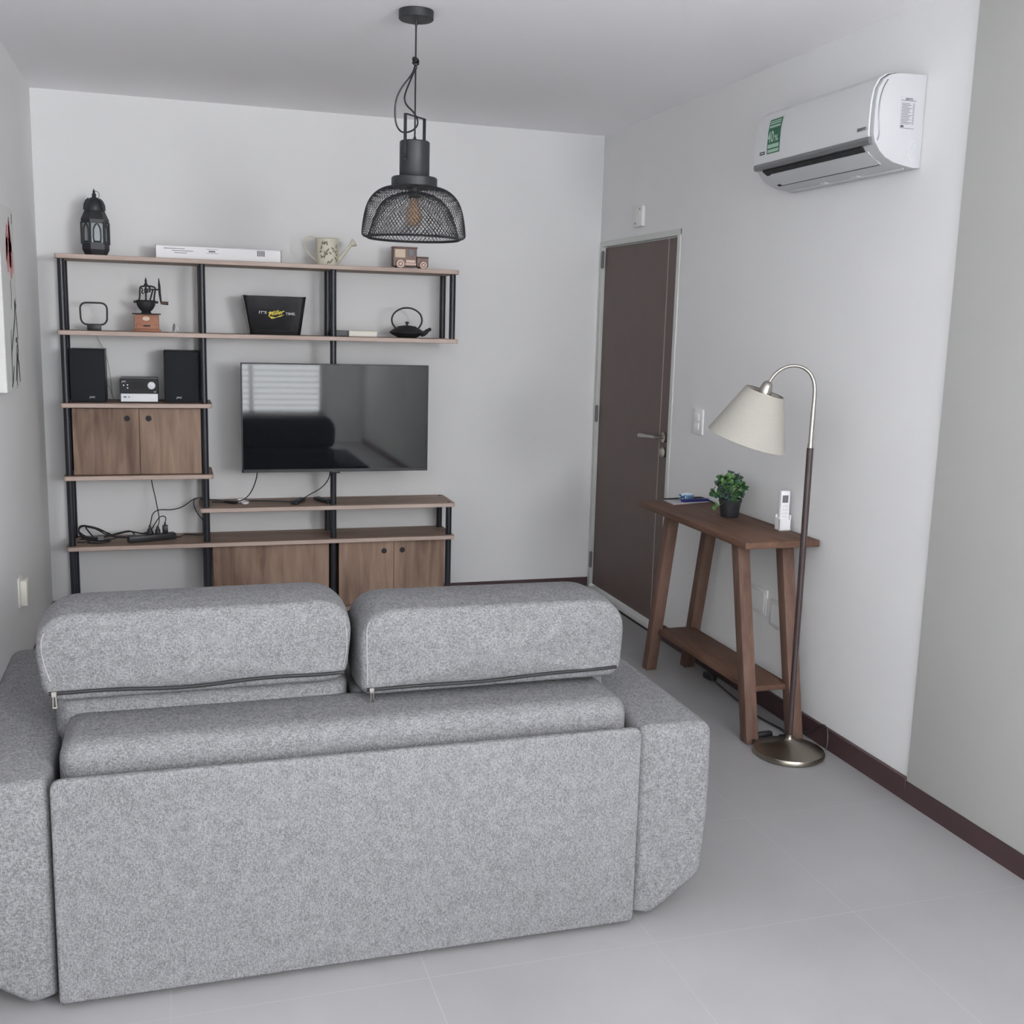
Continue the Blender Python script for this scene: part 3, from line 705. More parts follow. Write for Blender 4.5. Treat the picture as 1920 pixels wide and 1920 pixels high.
o = thing('teapot', (-1.172, -.21, S2), 'flat black cast-iron teapot with hoop handle on the second shelf', 'teapot')
tx, tyy = -1.172, -.21; mx = Matrix.Translation((tx, tyy, S2))
b = NB(); lathe(b, [(0, .002), (.050, 0), (.056, .004), (.080, .016), (.094, .026), (.094, .029), (.080, .040), (.058, .052), (.052, .056), (.050, .058)], 40, mx); obj('body', b, 'iron', o)
b = NB(); lathe(b, [(.052, .055), (.048, .060), (.02, .064), (.005, .066), (.005, .072), (.011, .076), (.009, .084), (0, .086)], 28, mx); obj('lid', b, 'iron', o)
b = NB(); tube(b, [(tx + .076, tyy, S2 + .020), (tx + .098, tyy, S2 + .026), (tx + .112, tyy, S2 + .040), (tx + .130, tyy, S2 + .050)], [.015, .012, .009, .007], 14, 0, False, True, 1); obj('spout', b, 'iron', o)
b = NB(); tube(b, [(tx - .062, tyy, S2 + .050), (tx - .080, tyy, S2 + .072), (tx - .084, tyy, S2 + .100), (tx - .070, tyy, S2 + .130), (tx - .036, tyy, S2 + .152), (tx, tyy, S2 + .158), (tx + .036, tyy, S2 + .152), (tx + .070, tyy, S2 + .130), (tx + .082, tyy, S2 + .100), (tx + .078, tyy, S2 + .074), (tx + .062, tyy, S2 + .050)], .0048, 10, 0, False, True, 1); obj('handle', b, 'iron', o)

# ------------------------------------------------------------------ hi-fi on the third board
def speaker(x0, x1, y0, logo, label):
    o = thing('loudspeaker', ((x0 + x1) / 2, y0 + .1, S3), label, 'speaker', 'pair of hi-fi speakers')
    obj('cabinet', one(box, (x0, y0 + .012, S3), (x1, y0 + .185, S3 + .258), 0, .002, 1), 'black', o)
    obj('grille', one(box, (x0 + .002, y0, S3 + .002), (x1 - .002, y0 + .014, S3 + .256), 0, .004, 2), 'cloth', o)
    b = NB(); text(b, 'JVC', (logo, y0 - .0005, S3 + .021), (1, 0, 0), (0, 0, 1), .008, 0, .027, .15, .03); obj('lettering', b, 'mark', o, smooth='flat_text')
    return o
speaker(-2.852, -2.690, -.262, -2.766, 'black loudspeaker on the shelf to the left of the stereo')
speaker(-2.413, -2.243, -.262, -2.358, 'black loudspeaker on the shelf to the right of the stereo')
o = thing('stereo', (-2.532, -.19, S3), 'compact stereo with black upper and silver lower face between two speakers', 'stereo')
x0, x1, y0 = -2.622, -2.443, -.29
obj('case', one(box, (x0, y0 + .012, S3 + .004), (x1, y0 + .19, S3 + .121), 0, .002, 1), 'grey', o)
obj('black_face', one(box, (x0, y0, S3 + .046), (x1, y0 + .014, S3 + .118), 0, .0015, 1), 'face', o)
obj('silver_face', one(box, (x0 + .003, y0 - .001, S3 + .005), (x1 - .002, y0 + .014, S3 + .045), 0, .0015, 1), 'silver', o)
obj('display', one(box, (x0 + .045, y0 - .0006, S3 + .062), (x0 + .118, y0 + .002, S3 + .104)), 'dark', o)
b = NB(); cyl(b, (x0 + .148, y0 + .002, S3 + .086), (x0 + .148, y0 - .012, S3 + .086), .019, .0175, 28); cyl(b, (x0 + .148, y0 - .012, S3 + .086), (x0 + .148, y0 - .013, S3 + .086), .015, .013, 28); obj('volume_knob', b, 'silver', o)
for dx, dz in ((.018, .086), (.036, .088), (.036, .073)):
    obj('button', one(cyl, (x0 + dx, y0 + .001, S3 + dz), (x0 + dx, y0 - .003, S3 + dz), .0036, None, 12), 'silver', o)
obj('usb_port', one(box, (x0 + .016, y0 - .0025, S3 + .026), (x0 + .029, y0, S3 + .031)), 'dark', o)
obj('headphone_jack', one(cyl, (x0 + .042, y0 + .001, S3 + .028), (x0 + .042, y0 - .0025, S3 + .028), .003, None, 10), 'dark', o)
b = NB(); text(b, 'JVC', (x0 + .008, y0 - .0005, S3 + .101), (1, 0, 0), (0, 0, 1), .007, 0, .021, .15, .03); obj('lettering', b, 'mark', o, smooth='flat_text')
b = NB(); text(b, 'CD', (x0 + .158, y0 - .0005, S3 + .052), (1, 0, 0), (0, 0, 1), .005, 0, .011, .1, .03); obj('lettering', b, 'mark', o, smooth='flat_text')
for a in (0, 1):
    pass
o = solo(obj('speaker_wire', one(tube, [(-2.69, -.10, S3 + .075), (-2.675, -.12, S3 + .06), (-2.665, -.13, S3 + .02), (-2.655, -.14, S3 + .003), (-2.625, -.12, S3 + .003)], .0012, 5, 0, False, True, 2), 'grey'), (-2.66, -.13, S3), 'thin grey wire curving from left loudspeaker to the stereo', 'cable')

# ------------------------------------------------------------------ things on the low boards
# power strip and its plugs
ang = math.atan2(.073, .229)
ux, uy = math.cos(ang), math.sin(ang)
def ps(s, t, h): return (-2.603 + ux * s - uy * t, -.285 + uy * s + ux * t, S6 + h)
o = thing('power_strip', (-2.49, -.25, S6), 'black power strip with plugs lying on the bottom shelf', 'power strip')
b = NB(); c = ps(.12, .022, .017); box(b, (c[0] - .12, c[1] - .024, c[2] - .017), (c[0] + .12, c[1] + .024, c[2] + .017), 0, .005, 2, (0, 0, ang)); obj('body', b, 'black', o)
b = NB(); c = ps(.060, .022, .0345); box(b, (c[0] - .022, c[1] - .010, c[2] - .002), (c[0] + .022, c[1] + .010, c[2] + .002), 0, .001, 1, (0, 0, ang)); obj('socket_label', b, 'grey', o)
obj('supply_cord', one(tube, [ps(.238, .02, .012), ps(.262, .025, .004), ps(.285, .05, .006), ps(.31, .10, .004), (-2.27, -.13, S6 + .004), (-2.21, -.12, S6 + .004)], .0032, 6, 0, False, True, 2), 'black', o)
def plug(s, kind, pts, label):
    o = thing('power_plug', ps(s, .022, .034), label, 'plug', 'plugs in the power strip')
    c = ps(s, .022, .034)
    b = NB()
    if kind == 'round': lathe(b, [(0, .0), (.017, .0), (.019, .006), (.012, .022), (.006, .036), (.0055, .046), (0, .046)], 16, Matrix.Translation(c))
    elif kind == 'tall': lathe(b, [(0, 0), (.013, 0), (.013, .018), (.008, .026), (.005, .04), (0, .04)], 16, Matrix.Translation(c))
    else:
        box(b, (c[0] - .014, c[1] - .018, c[2]), (c[0] + .014, c[1] + .018, c[2] + .040), 0, .003, 2); cyl(b, (c[0], c[1], c[2] + .039), (c[0], c[1], c[2] + .056), .006, .004, 12)
    obj('body', b, 'black', o)
    z = .046 if kind == 'round' else .040 if kind == 'tall' else .056
    obj('cord', one(tube, [(c[0], c[1], c[2] + z - .003)] + pts, .0026, 6, 0, False, True, 2), 'black', o)
plug(.112, 'round', [(-2.497, -.2, .53), (-2.49, -.17, .565), (-2.455, -.14, .580), (-2.40, -.12, .570), (-2.34, -.10, .580), (-2.29, -.06, .613), (-2.262, -.05, .622), (-2.20, -.05, .620)], 'black round plug at the left of the power strip with looping cord')
plug(.152, 'tall', [(-2.455, -.2, .53), (-2.462, -.18, .58), (-2.475, -.14, .65), (-2.49, -.12, .72), (-2.495, -.05, .78)], 'middle black plug in the power strip, cord rising to cabinet above')
plug(.190, 'block', [(-2.422, -.2, .545), (-2.435, -.18, .552), (-2.455, -.17, .545), (-2.475, -.16, .515), (-2.49, -.14, .485), (-2.51, -.12, .455), (-2.56, -.1, .440)], 'square black adapter plug at the right of the power strip')
# tangled cable bundle
o = thing('cable_bundle', (-2.76, -.2, S6), 'tangled bundle of black cables left of the power strip', 'cable')
rnd = random.Random(11)
zc = lambda h: S6 + h
loops = [
    [(-2.62, -.20, .020), (-2.70, -.20, .022), (-2.76, -.19, .060), (-2.81, -.18, .080), (-2.845, -.18, .078), (-2.845, -.20, .040), (-2.80, -.21, .015), (-2.74, -.22, .010)],
    [(-2.60, -.22, .016), (-2.68, -.21, .020), (-2.74, -.17, .055), (-2.80, -.16, .075), (-2.85, -.17, .070), (-2.84, -.2, .020), (-2.77, -.24, .008), (-2.70, -.24, .010)],
    [(-2.66, -.18, .012), (-2.72, -.16, .040), (-2.79, -.15, .062), (-2.82, -.15, .070), (-2.80, -.17, .045), (-2.77, -.20, .012)],
    [(-2.845, -.19, .050), (-2.82, -.20, .030), (-2.77, -.21, .010), (-2.70, -.22, .009), (-2.65, -.20, .020)],
    [(-2.85, -.24, .006), (-2.82, -.25, .006), (-2.79, -.23, .010), (-2.75, -.22, .016)],
    [(-2.80, -.26, .006), (-2.76, -.28, .006), (-2.72, -.275, .006), (-2.69, -.25, .008), (-2.70, -.22, .010)],
    [(-2.85, -.21, .030), (-2.81, -.22, .026), (-2.74, -.215, .022), (-2.66, -.19, .03), (-2.61, -.17, .042), (-2.57, -.18, .036), (-2.54, -.19, .030), (-2.515, -.2, .040)],
    [(-2.84, -.22, .016), (-2.79, -.225, .018), (-2.72, -.21, .026), (-2.65, -.18, .038), (-2.60, -.17, .046), (-2.58, -.19, .030)],
]
b = NB()
for L_ in loops: tube(b, [(x, y, zc(h)) for x, y, h in L_], .0036, 6, 0, False, True, 2)
obj('cables', b, 'black', o)
b = NB(); box(b, (-2.755, -.235, zc(.004)), (-2.725, -.195, zc(.032)), 0, .003, 1); obj('cable_tie', b, 'grey', o)
o = solo(obj('cable', one(tube, [(-2.21, -.05, .622), (-2.262, -.05, .622), (-2.285, -.06, .610), (-2.28, -.09, .575), (-2.26, -.12, .540), (-2.235, -.14, .515), (-2.232, -.14, .470), (-2.215, -.12, .437)], .0024, 6, 0, False, True, 2), 'black'), (-2.25, -.1, .44), 'thin black cable hanging beside the shelf post above the power strip', 'cable')

o = thing('gadget', (-2.09, -.19, S5), 'small flat black gadget beside a white charger on the low shelf below the television', 'gadget')
b = NB(); box(b, (-2.135, -.205, S5), (-2.060, -.175, S5 + .014), 0, .004, 2, (0, 0, -.75)); obj('case', b, 'black', o)
obj('lead', one(tube, [(-2.12, -.16, S5 + .007), (-2.15, -.13, S5 + .005), (-2.20, -.12, S5 + .012), (-2.25, -.11, S5 + .012)], .0025, 6, 0, False, True, 2), 'black', o)
o = thing('charger_plug', (-2.03, -.20, S5), 'small white charger with curled cord on the low shelf below the television', 'charger')
b = NB(); box(b, (-2.062, -.18, S5), (-2.030, -.150, S5 + .022), 0, .005, 2, (0, 0, .2)); obj('body', b, 'white', o)
b = NB(); tube(b, [(-2.036, -.165, S5 + .008), (-2.018, -.19, S5 + .006), (-2.010, -.215, S5 + .006), (-2.020, -.235, S5 + .006), (-2.036, -.228, S5 + .006), (-2.040, -.205, S5 + .006)], .0065, 8, 0, False, True, 2); obj('cord', b, 'white', o)
def remote(x, y, rz, label, ln=.16):
    o = thing('remote_control', (x, y, S5), label, 'remote control', 'black remotes below the television')
    b = NB(); box(b, (x - .019, y - ln / 2, S5), (x + .019, y + ln / 2, S5 + .017), 0, .006, 2, (0, 0, rz)); obj('body', b, 'black', o)
    b = NB(); mx = Matrix.Translation((x, y, S5)) @ Matrix.Rotation(rz, 4, 'Z')
    for i in range(5):
        for j in (-1, 0, 1):
            p = mx @ Vector((j * .010, -.05 + i * .022, .0165)); cyl(b, p, p + Vector((0, 0, .002)), .0032, None, 8)
    obj('buttons', b, 'grey', o)
remote(-1.75, -.21, -.38, 'black remote control lying left of the post below the television')
remote(-1.617, -.20, .36, 'black remote control lying against the post below the television')

# ------------------------------------------------------------------ sofa
sofa = thing('sofa', (-1.95, -3.0, 0), 'grey melange fabric two-seat sofa seen from behind', 'sofa')
def arm(inner, outer, sgn):
    """cross-section in x,z extruded along the depth"""
    p = [(inner, .03), (inner - sgn * 0 + sgn * .055, .012), (outer - sgn * .012, .115), (outer, .30), (outer - sgn * .004, .552), (inner, .552)]
    p = rounded(p, [0, .02, .03, 0, .045, .03], 5)
    if sgn < 0: p = p[::-1]
    b = NB(); prism(b, p, 'Y', -3.53, -2.47, 0)
    # soften the two end faces
    es = [e for e in b.edges if abs(e.verts[0].co.y - e.verts[1].co.y) < 1e-6]
    bmesh.ops.bevel(b, geom=es, offset=.022, segments=5, affect='EDGES', profile=.5, clamp_overlap=True)
    obj('armrest', b, 'fabric', sofa, angle=60)
arm(-1.236, -1.022, 1); arm(-2.660, -2.874, -1)
# back panel
b = NB(); p = rounded([(-2.656, .016), (-1.239, .016), (-1.239, .556), (-2.656, .556)], [.01, .01, .025, .025], 5)
prism(b, p, 'Y', -3.547, -3.525, 0, .007, 3)
obj('back_panel', b, 'fabric', sofa, angle=60)
# fixed upper rail
b = NB(); puff(b, (-2.646, -3.465, .30), (-1.238, -3.20, .603), (.04, .05, .045), (.0, .0, .0), 0, None, 18, 5); obj('back_rail', b, 'fabric', sofa, angle=70)
obj('rail_seam', one(tube, [(-1.887, -3.21, .603), (-1.887, -3.40, .603)] + [(-1.887, -3.415 - .05 * math.sin(t * PI / 12), .558 + .045 * math.cos(t * PI / 12)) for t in range(7)] + [(-1.887, -3.465, .50)], .0014, 6), 'seam', sofa)
for x0, x1, zt in ((-2.672, -1.948, .644), (-1.938, -1.215, .612)):
    b = NB(); puff(b, (x0, -3.24, .34), (x1, -2.98, zt), (.05, .05, .02), (.0, .008, .0), 0, None, 12, 4); obj('backrest', b, 'fabric', sofa, angle=70)
b = NB(); box(b, (-2.655, -3.51, .06), (-1.24, -2.50, .30), 0, .01, 2); obj('seat_base', b, 'fabric', sofa)
for x0, x1 in ((-2.652, -1.953), (-1.945, -1.243)):
    b = NB(); puff(b, (x0, -2.98, .30), (x1, -2.46, .45), (.04, .05, .05), (0, .0, .015), 0, None, 10, 4); obj('seat_cushion', b, 'fabric', sofa, angle=70)
for x in (-2.62, -1.30):
    for y in (-3.46, -2.56): obj('foot', one(cyl, (x, y, 0), (x, y, .062), .022, None, 16), 'black', sofa)
b = NB(); box(b, (-1.0225, -3.44, .375), (-1.0195, -3.425, .47)); box(b, (-1.0225, -3.428, .365), (-1.0165, -3.425, .468), 1); obj('side_label', b, ['black', 'white'], sofa, label='black and white sewn label')

def pillow(out, y0, y1, er, bulge, hump):
    """upholstered slab: outline in x,z, thickness along y, softly rounded seams and swollen faces"""
    b = NB(); n = len(out); cx = sum(p[0] for p in out) / n; cz = sum(p[1] for p in out) / n
    hx = max(abs(p[0] - cx) for p in out); hz = max(abs(p[1] - cz) for p in out)
    L = []; K = 5
    for k in range(1, 13): L.append((k / 13, None, y0))          # back face, centre outwards
    for k in range(K + 1): a = k / K * PI / 2; L.append((None, er * (1 - math.sin(a)), y0 + er * (1 - math.cos(a))))
    for k in range(1, 8): L.append((None, -hump * math.sin(PI * k / 8), y0 + er + (y1 - y0 - 2 * er) * k / 8))
    for k in range(K + 1): a = k / K * PI / 2; L.append((None, er * (1 - math.cos(a)), y1 - er * (1 - math.sin(a))))
    for k in range(12, 0, -1): L.append((k / 13, None, y1))
    rings = []
    for f, inset, y in L:
        R = []
        for i, (x, z) in enumerate(out):
            if f is not None:
                sx_, sz_ = f * (hx - er) / hx, f * (hz - er) / hz; w = 1 - f ** 2.6
                yy = y + (-1 if y == y0 else 1) * bulge * w
            else: sx_, sz_ = (hx - inset) / hx, (hz - inset) / hz; yy = y
            R.append(b.verts.new((cx + (x - cx) * sx_, yy + .0018 * math.sin(x * 21 + 2) * math.sin(z * 27 + x * 4), cz + (z - cz) * sz_)))
        rings.append(R)
    b.faces.new(rings[0]); b.faces.new(rings[-1][::-1])
    for A, B in zip(rings, rings[1:]):
        for k in range(n): b.faces.new((A[k], B[k], B[(k + 1) % n], A[(k + 1) % n]))
    return b
def cushion(out, y0, y1, label, zl, zr, wave, seams):
    xs = [p[0] for p in out]; zs = [p[1] for p in out]
    o = thing('back_cushion', ((min(xs) + max(xs)) / 2, (y0 + y1) / 2, min(zs)), label, 'cushion', 'loose back cushions on the sofa')
    cs = obj('cover', pillow(out, y0, y1, .022, .022, .006), 'fabric', o, angle=75)
    pts = []; n = 36
    for k in range(n + 1):
        t = k / n; x = zl[0] + (zr[0] - zl[0]) * t; z = zl[1] + (zr[1] - zl[1]) * t + wave * math.sin(t * 9.5 + .6) * math.sin(PI * t)
        pts.append((x, y0 - .003 - .010 * math.sin(PI * t) ** .6, z))
    obj('zip', one(tube, pts, .0048, 8), 'dark', cs, label='black zip')
    p = pts[0]; b = NB(); box(b, (p[0] + .006, p[1] - .009, p[2] - .007), (p[0] + .018, p[1] - .002, p[2] + .006), 0, .001, 1)
    tube(b, [(p[0] + .010, p[1] - .008, p[2] - .004), (p[0] + .009, p[1] - .010, p[2] - .034)], .0018, 6); tube(b, [(p[0] + .0155, p[1] - .008, p[2] - .004), (p[0] + .017, p[1] - .010, p[2] - .034)], .0018, 6)
    tube(b, [(p[0] + .009, p[1] - .010, p[2] - .033), (p[0] + .017, p[1] - .010, p[2] - .033)], .0018, 6)
    obj('zip_pull', b, 'steel', cs)
    for q in seams: obj('piping', one(tube, [(x, y0 + .001, z) for x, z in q], .0014, 6, 0, False, True, 2), 'piping', cs)
    return o
o1 = rounded([(-2.690, .646), (-1.962, .650), (-1.940, .866), (-2.714, .862)], [.05, .05, .105, .14], 9)
cushion(o1, -3.285, -3.045, 'left loose grey back cushion with a long black zip along its lower edge', (-2.676, .672), (-1.970, .676), .005,
        [[(-2.672, .70), (-2.686, .75), (-2.690, .80), (-2.682, .820)], [(-1.972, .69), (-1.963, .73), (-1.962, .78), (-1.970, .81)]])
o2 = rounded([(-1.928, .614), (-1.205, .618), (-1.192, .838), (-1.934, .842)], [.03, .045, .115, .10], 9)
cushion(o2, -3.315, -3.065, 'right loose grey back cushion with a black zip, nearer the console table', (-1.916, .634), (-1.222, .648), .0025,
        [[(-1.914, .645), (-1.914, .70), (-1.916, .76), (-1.916, .80), (-1.908, .815)]])

# ------------------------------------------------------------------ console table
tb = thing('console_table', (-.17, -1.94, 0), 'dark-stained wooden console table with splayed legs against the right wall', 'table')
obj('table_top', one(box, (-.335, -2.435, .764), (-.015, -1.44, .79), 0, .003, 2), 'walnut', tb)
obj('top_rail', one(box, (-.29, -2.32, .745), (-.06, -1.58, .766), 0, .002, 1), 'walnut', tb)
def leg(x, y0, y1, w=.052):
    b = NB(); V = []
    for (yy, z) in ((y1, 0), (y0, .766)):
        V.append([b.verts.new((x + sx * w / 2, yy + sy_ * w / 2, z)) for sx, sy_ in ((-1, -1), (1, -1), (1, 1), (-1, 1))])
    b.faces.new(V[0][::-1]); b.faces.new(V[1])
    for k in range(4): b.faces.new((V[0][k], V[0][(k + 1) % 4], V[1][(k + 1) % 4], V[1][k]))
    bmesh.ops.bevel(b, geom=b.edges[:], offset=.003, segments=2, affect='EDGES', profile=.5)
    obj('leg', b, 'walnut_leg', tb)
for x in (-.268, -.072):
    leg(x, -1.665, -1.505); leg(x, -2.275, -2.445)
obj('lower_shelf', one(box, (-.262, -2.40, .186), (-.078, -1.555, .208), 0, .003, 2), 'walnut', tb)

# things on the console table
TZ = .7905
o = thing('notebook', (-.13, -1.50, TZ), 'thin grey notebook with a dark back edge at the far end of the console table', 'notebook')
b = NB(); prism(b, [(-.225, -1.58), (-.02, -1.535), (-.02, -1.455), (-.215, -1.455)], 'Z', TZ, TZ + .004); obj('pages', b, 'paper', o)
b = NB(); tube(b, [(-.215, -1.456, TZ + .006), (-.10, -1.452, TZ + .007), (-.028, -1.452, TZ + .010), (-.02, -1.475, TZ + .010), (-.022, -1.60, TZ + .004)], .0045, 8, 0, False, True, 1); obj('spine', b, 'black', o)
o = thing('phone_case', (-.085, -1.52, TZ + .004), 'slim navy blue case lying on the grey notebook', 'case')
b = NB(); box(b, (-.16, -1.537, TZ + .004), (-.02, -1.513, TZ + .016), 0, .004, 2, (0, 0, .1)); obj('case', b, 'navy', o)
o = thing('fish_ornament', (-.118, -1.497, TZ + .004), 'small blue and white fish-shaped trinket on the grey notebook', 'ornament')
b = NB(); puff(b, (-.155, -1.512, TZ + .005), (-.085, -1.487, TZ + .042), (.034, .012, .018), (0, .003, 0), 0, None, 6, 5); obj('body', b, 'fish', o)
b = NB()
for k in range(5):
    box(b, (-.128 + k * .008, -1.5165, TZ + .014), (-.1245 + k * .008, -1.5115, TZ + .033), 0, .001, 1)
box(b, (-.128, -1.5160, TZ + .0225), (-.0925, -1.511, TZ + .0255)); obj('blue_pattern', b, 'blue', o)
b = NB(); prism(b, [(-.150, TZ + .024), (-.134, TZ + .034), (-.138, TZ + .024), (-.134, TZ + .013)], 'Y', -1.516, -1.490); prism(b, [(-.158, TZ + .012), (-.142, TZ + .024), (-.158, TZ + .036), (-.152, TZ + .024)], 'Y', -1.513, -1.494); obj('tail', b, 'blue', o)

o = thing('potted_plant', (-.112, -1.895, TZ), 'small bushy green plant in a black pot on the console table', 'plant')
mx = Matrix.Translation((-.112, -1.895, TZ))
b = NB(); lathe(b, [(0, .001), (.036, 0), (.0375, .002), (.046, .062), (.0485, .063), (.0495, .078), (.0465, .079), (.044, .062), (0, .06)], 32, mx); obj('pot', b, 'pot', o)
b = NB(); lathe(b, [(.0445, .068), (0, .070)], 24, mx); obj('soil', b, 'soil', o)
rnd = random.Random(21)
def leaf(b, c, d, ln, wd, mi):
    d = d.normalized(); x, y = frame_of(d); a = rnd.uniform(0, 2 * PI); s = x * math.cos(a) + y * math.sin(a); n_ = d.cross(s)
    P = [c, c + d * ln * .3 + s * wd + n_ * ln * .05, c + d * ln * .7 + s * wd * .8 + n_ * ln * .12, c + d * ln + n_ * ln * .05, c + d * ln * .7 - s * wd * .8 + n_ * ln * .12, c + d * ln * .3 - s * wd + n_ * ln * .05]
    m1, m2 = c + d * ln * .3, c + d * ln * .7
    n0 = len(b.faces); v = [b.verts.new(p) for p in P] + [b.verts.new(m1), b.verts.new(m2)]
    b.faces.new((v[0], v[1], v[6])); b.faces.new((v[1], v[2], v[7], v[6])); b.faces.new((v[2], v[3], v[7])); b.faces.new((v[3], v[4], v[7])); b.faces.new((v[4], v[5], v[6], v[7])); b.faces.new((v[5], v[0], v[6]))
    fin(b, n0, mi)
b = NB(); base = Vector((-.112, -1.895, TZ + .066)); ctr = Vector((-.118, -1.90, TZ + .115))
for k in range(64):
    while True:
        dv = Vector((rnd.gauss(0, 1), rnd.gauss(0, 1), rnd.gauss(.25, .9))).normalized()
        if dv.z > -.55: break
    if k == 0: dv = Vector((-.9, -.3, -.55))
    R_ = rnd.uniform(.045, .082); tip = ctr + Vector((dv.x * R_ * 1.02, dv.y * R_ * .95, dv.z * R_ * .98))
    if k == 0: tip = Vector((-.20, -1.93, TZ + .045))
    tube(b, [base + Vector((rnd.uniform(-.02, .02), rnd.uniform(-.02, .02), 0)), base.lerp(tip, .5) + Vector((0, 0, .006)), tip], .0011, 4, 2)
    big = rnd.random() < .4
    mi = 2 if k == 0 else rnd.choice([0, 0, 1, 1, 2] if not big else [1, 1, 0])
    for j in range(9 if big else 8):
        dd = (dv * rnd.uniform(.1, .9) + Vector((rnd.gauss(0, 1), rnd.gauss(0, 1), rnd.gauss(0, 1))).normalized()).normalized()
        leaf(b, tip - dv * rnd.uniform(0, .012), dd, rnd.uniform(.014, .024), rnd.uniform(.0055, .009), mi)
fo = obj('foliage', b, ['leaf', 'leafd', 'leafl'], o, smooth=False)

o = thing('remote_holder', (-.047, -2.21, TZ), 'white remote-control holder standing on the console table', 'holder')
rx, ry = -.047, -2.215
b = NB(); box(b, (rx - .026, ry - .018, TZ), (rx + .026, ry - .014, TZ + .046), 0, .001, 1); box(b, (rx - .026, ry + .014, TZ), (rx + .026, ry + .018, TZ + .062), 0, .001, 1)
box(b, (rx - .026, ry - .018, TZ), (rx - .022, ry + .018, TZ + .050), 0, .001, 1); box(b, (rx + .022, ry - .018, TZ), (rx + .026, ry + .018, TZ + .062), 0, .001, 1); box(b, (rx - .026, ry - .018, TZ), (rx + .026, ry + .018, TZ + .004)); obj('tray', b, 'white', o)
o = thing('remote_control', (rx, ry, TZ + .004), 'white air-conditioner remote standing in its holder on the console table', 'remote control')
b = NB(); box(b, (rx - .0205, ry - .012, TZ + .005), (rx + .0205, ry + .011, TZ + .160), 0, .006, 3); obj('body', b, 'white', o)
obj('display', one(box, (rx - .016, ry - .0128, TZ + .112), (rx + .010, ry - .011, TZ + .142), 0, .0005, 1), 'grey', o)
b = NB()
for i in range(4):
    for j in range(2): box(b, (rx - .014 + j * .014, ry - .0135, TZ + .052 + i * .014), (rx - .004 + j * .014, ry - .0115, TZ + .060 + i * .014), 0, .001, 1)
obj('buttons', b, 'offwhite', o)

# ------------------------------------------------------------------ floor lamp
LX, LY = -.182, -2.585
lamp = thing('floor_lamp', (LX, LY, 0), 'arched floor lamp with cream shade, dark brown pole and round nickel base', 'floor lamp')
mx = Matrix.Translation((LX, LY, 0))
b = NB(); lathe(b, [(0, 0), (.128, 0), (.133, .004), (.134, .014), (.130, .021), (.122, .024), (.09, .033), (.05, .045), (.024, .056), (.016, .062), (.013, .070), (.013, .078), (.009, .080), (0, .080)], 56, mx); obj('base', b, 'nickel', lamp)
obj('pole', one(cyl, (LX, LY, .076), (LX - .003, LY, 1.165), .0108, .0122, 20), 'pole', lamp, label='dark brown pole')
b = NB(); cyl(b, (LX - .003, LY, 1.163), (LX - .003, LY, 1.180), .0105, None, 18); cyl(b, (LX - .003, LY, 1.178), (LX - .002, LY, 1.300), .0085, None, 16)
LD = Vector((-.855, .52, 0))                       # the arm swings out along the wall, away from the room
def la(s_, z): p = Vector((LX - .002, LY, z)) + LD * s_; return tuple(p)
tube(b, [la(0, 1.29), la(-.001, 1.36), la(.002, 1.395), la(.014, 1.425), la(.036, 1.447), la(.066, 1.457), la(.098, 1.454), la(.125, 1.440), la(.145, 1.420), la(.158, 1.398), la(.163, 1.388)], [.0075, .007, .0066, .0062, .006, .006, .006, .006, .006, .006, .006], 12, 0, False, True, 2); obj('arm', b, 'steel', lamp, label='curved brushed steel arm')
ax = (LD * .292 + Vector((.52, .855, 0)) * .055 + Vector((0, 0, -.956))).normalized(); tp = Vector(la(.173, 1.359))
q = Vector((0, 0, 1)).rotation_difference(ax).to_matrix().to_4x4(); mt = Matrix.Translation(tp) @ q
b = NB(); lathe(b, [(0, -.040), (.008, -.040), (.015, -.035), (.019, -.026), (.0245, -.002), (.0245, .012), (0, .012)], 28, mt); obj('socket', b, 'steel', lamp)
# shade: truncated cone with a thin wall, tilted with the socket
s0, s1 = .0, .187
b = NB(); lathe(b, [(.0695, s0 + .003), (.0705, s0), (.0715, s0), (.088, s0 + .04), (.116, s0 + .112), (.1465, s1), (.1450, s1 + .001), (.1435, s1 - .002), (.114, s0 + .113), (.086, s0 + .042), (.0695, s0 + .003)], 64, mt)
bmesh.ops.remove_doubles(b, verts=b.verts, dist=.0002)
sh = obj('lamp_shade', b, 'linen', lamp, angle=60)
b = NB(); tube(b, [mt @ Vector((.0705 * math.cos(t), .0705 * math.sin(t), s0 + .001)) for t in [2 * PI * k / 40 for k in range(40)]], .0016, 6, 0, True)
for k in range(3):
    t = k * 2 * PI / 3 + .5; tube(b, [mt @ Vector((.018 * math.cos(t), .018 * math.sin(t), s0 + .010)), mt @ Vector((.0705 * math.cos(t), .0705 * math.sin(t), s0 + .001))], .0015, 6)
obj('shade_ring', b, 'nickel', lamp)
b = NB(); lathe(b, [(.012, .012), (.013, .04), (.03, .075), (.03, .09), (.02, .108), (0, .115)], 20, mt); obj('bulb', b, 'ivory', lamp)
b = NB(); tube(b, [(LX + .02, LY + .12, .006), (LX + .06, LY + .15, .012), (-.05, -2.45, .028), (-.028, -2.50, .045), (-.022, -2.53, .075), (-.020, -2.56, .095), (-.018, -2.585, .085), (-.022, -2.60, .04), (-.03, -2.60, .008)], .003, 6, 0, False, True, 2)
tube(b, [(LX + .03, LY + .13, .006), (LX + .02, LY + .16, .012), (LX + .005, LY + .175, .012), (LX - .03, LY + .145, .02)], .003, 6, 0, False, True, 2)
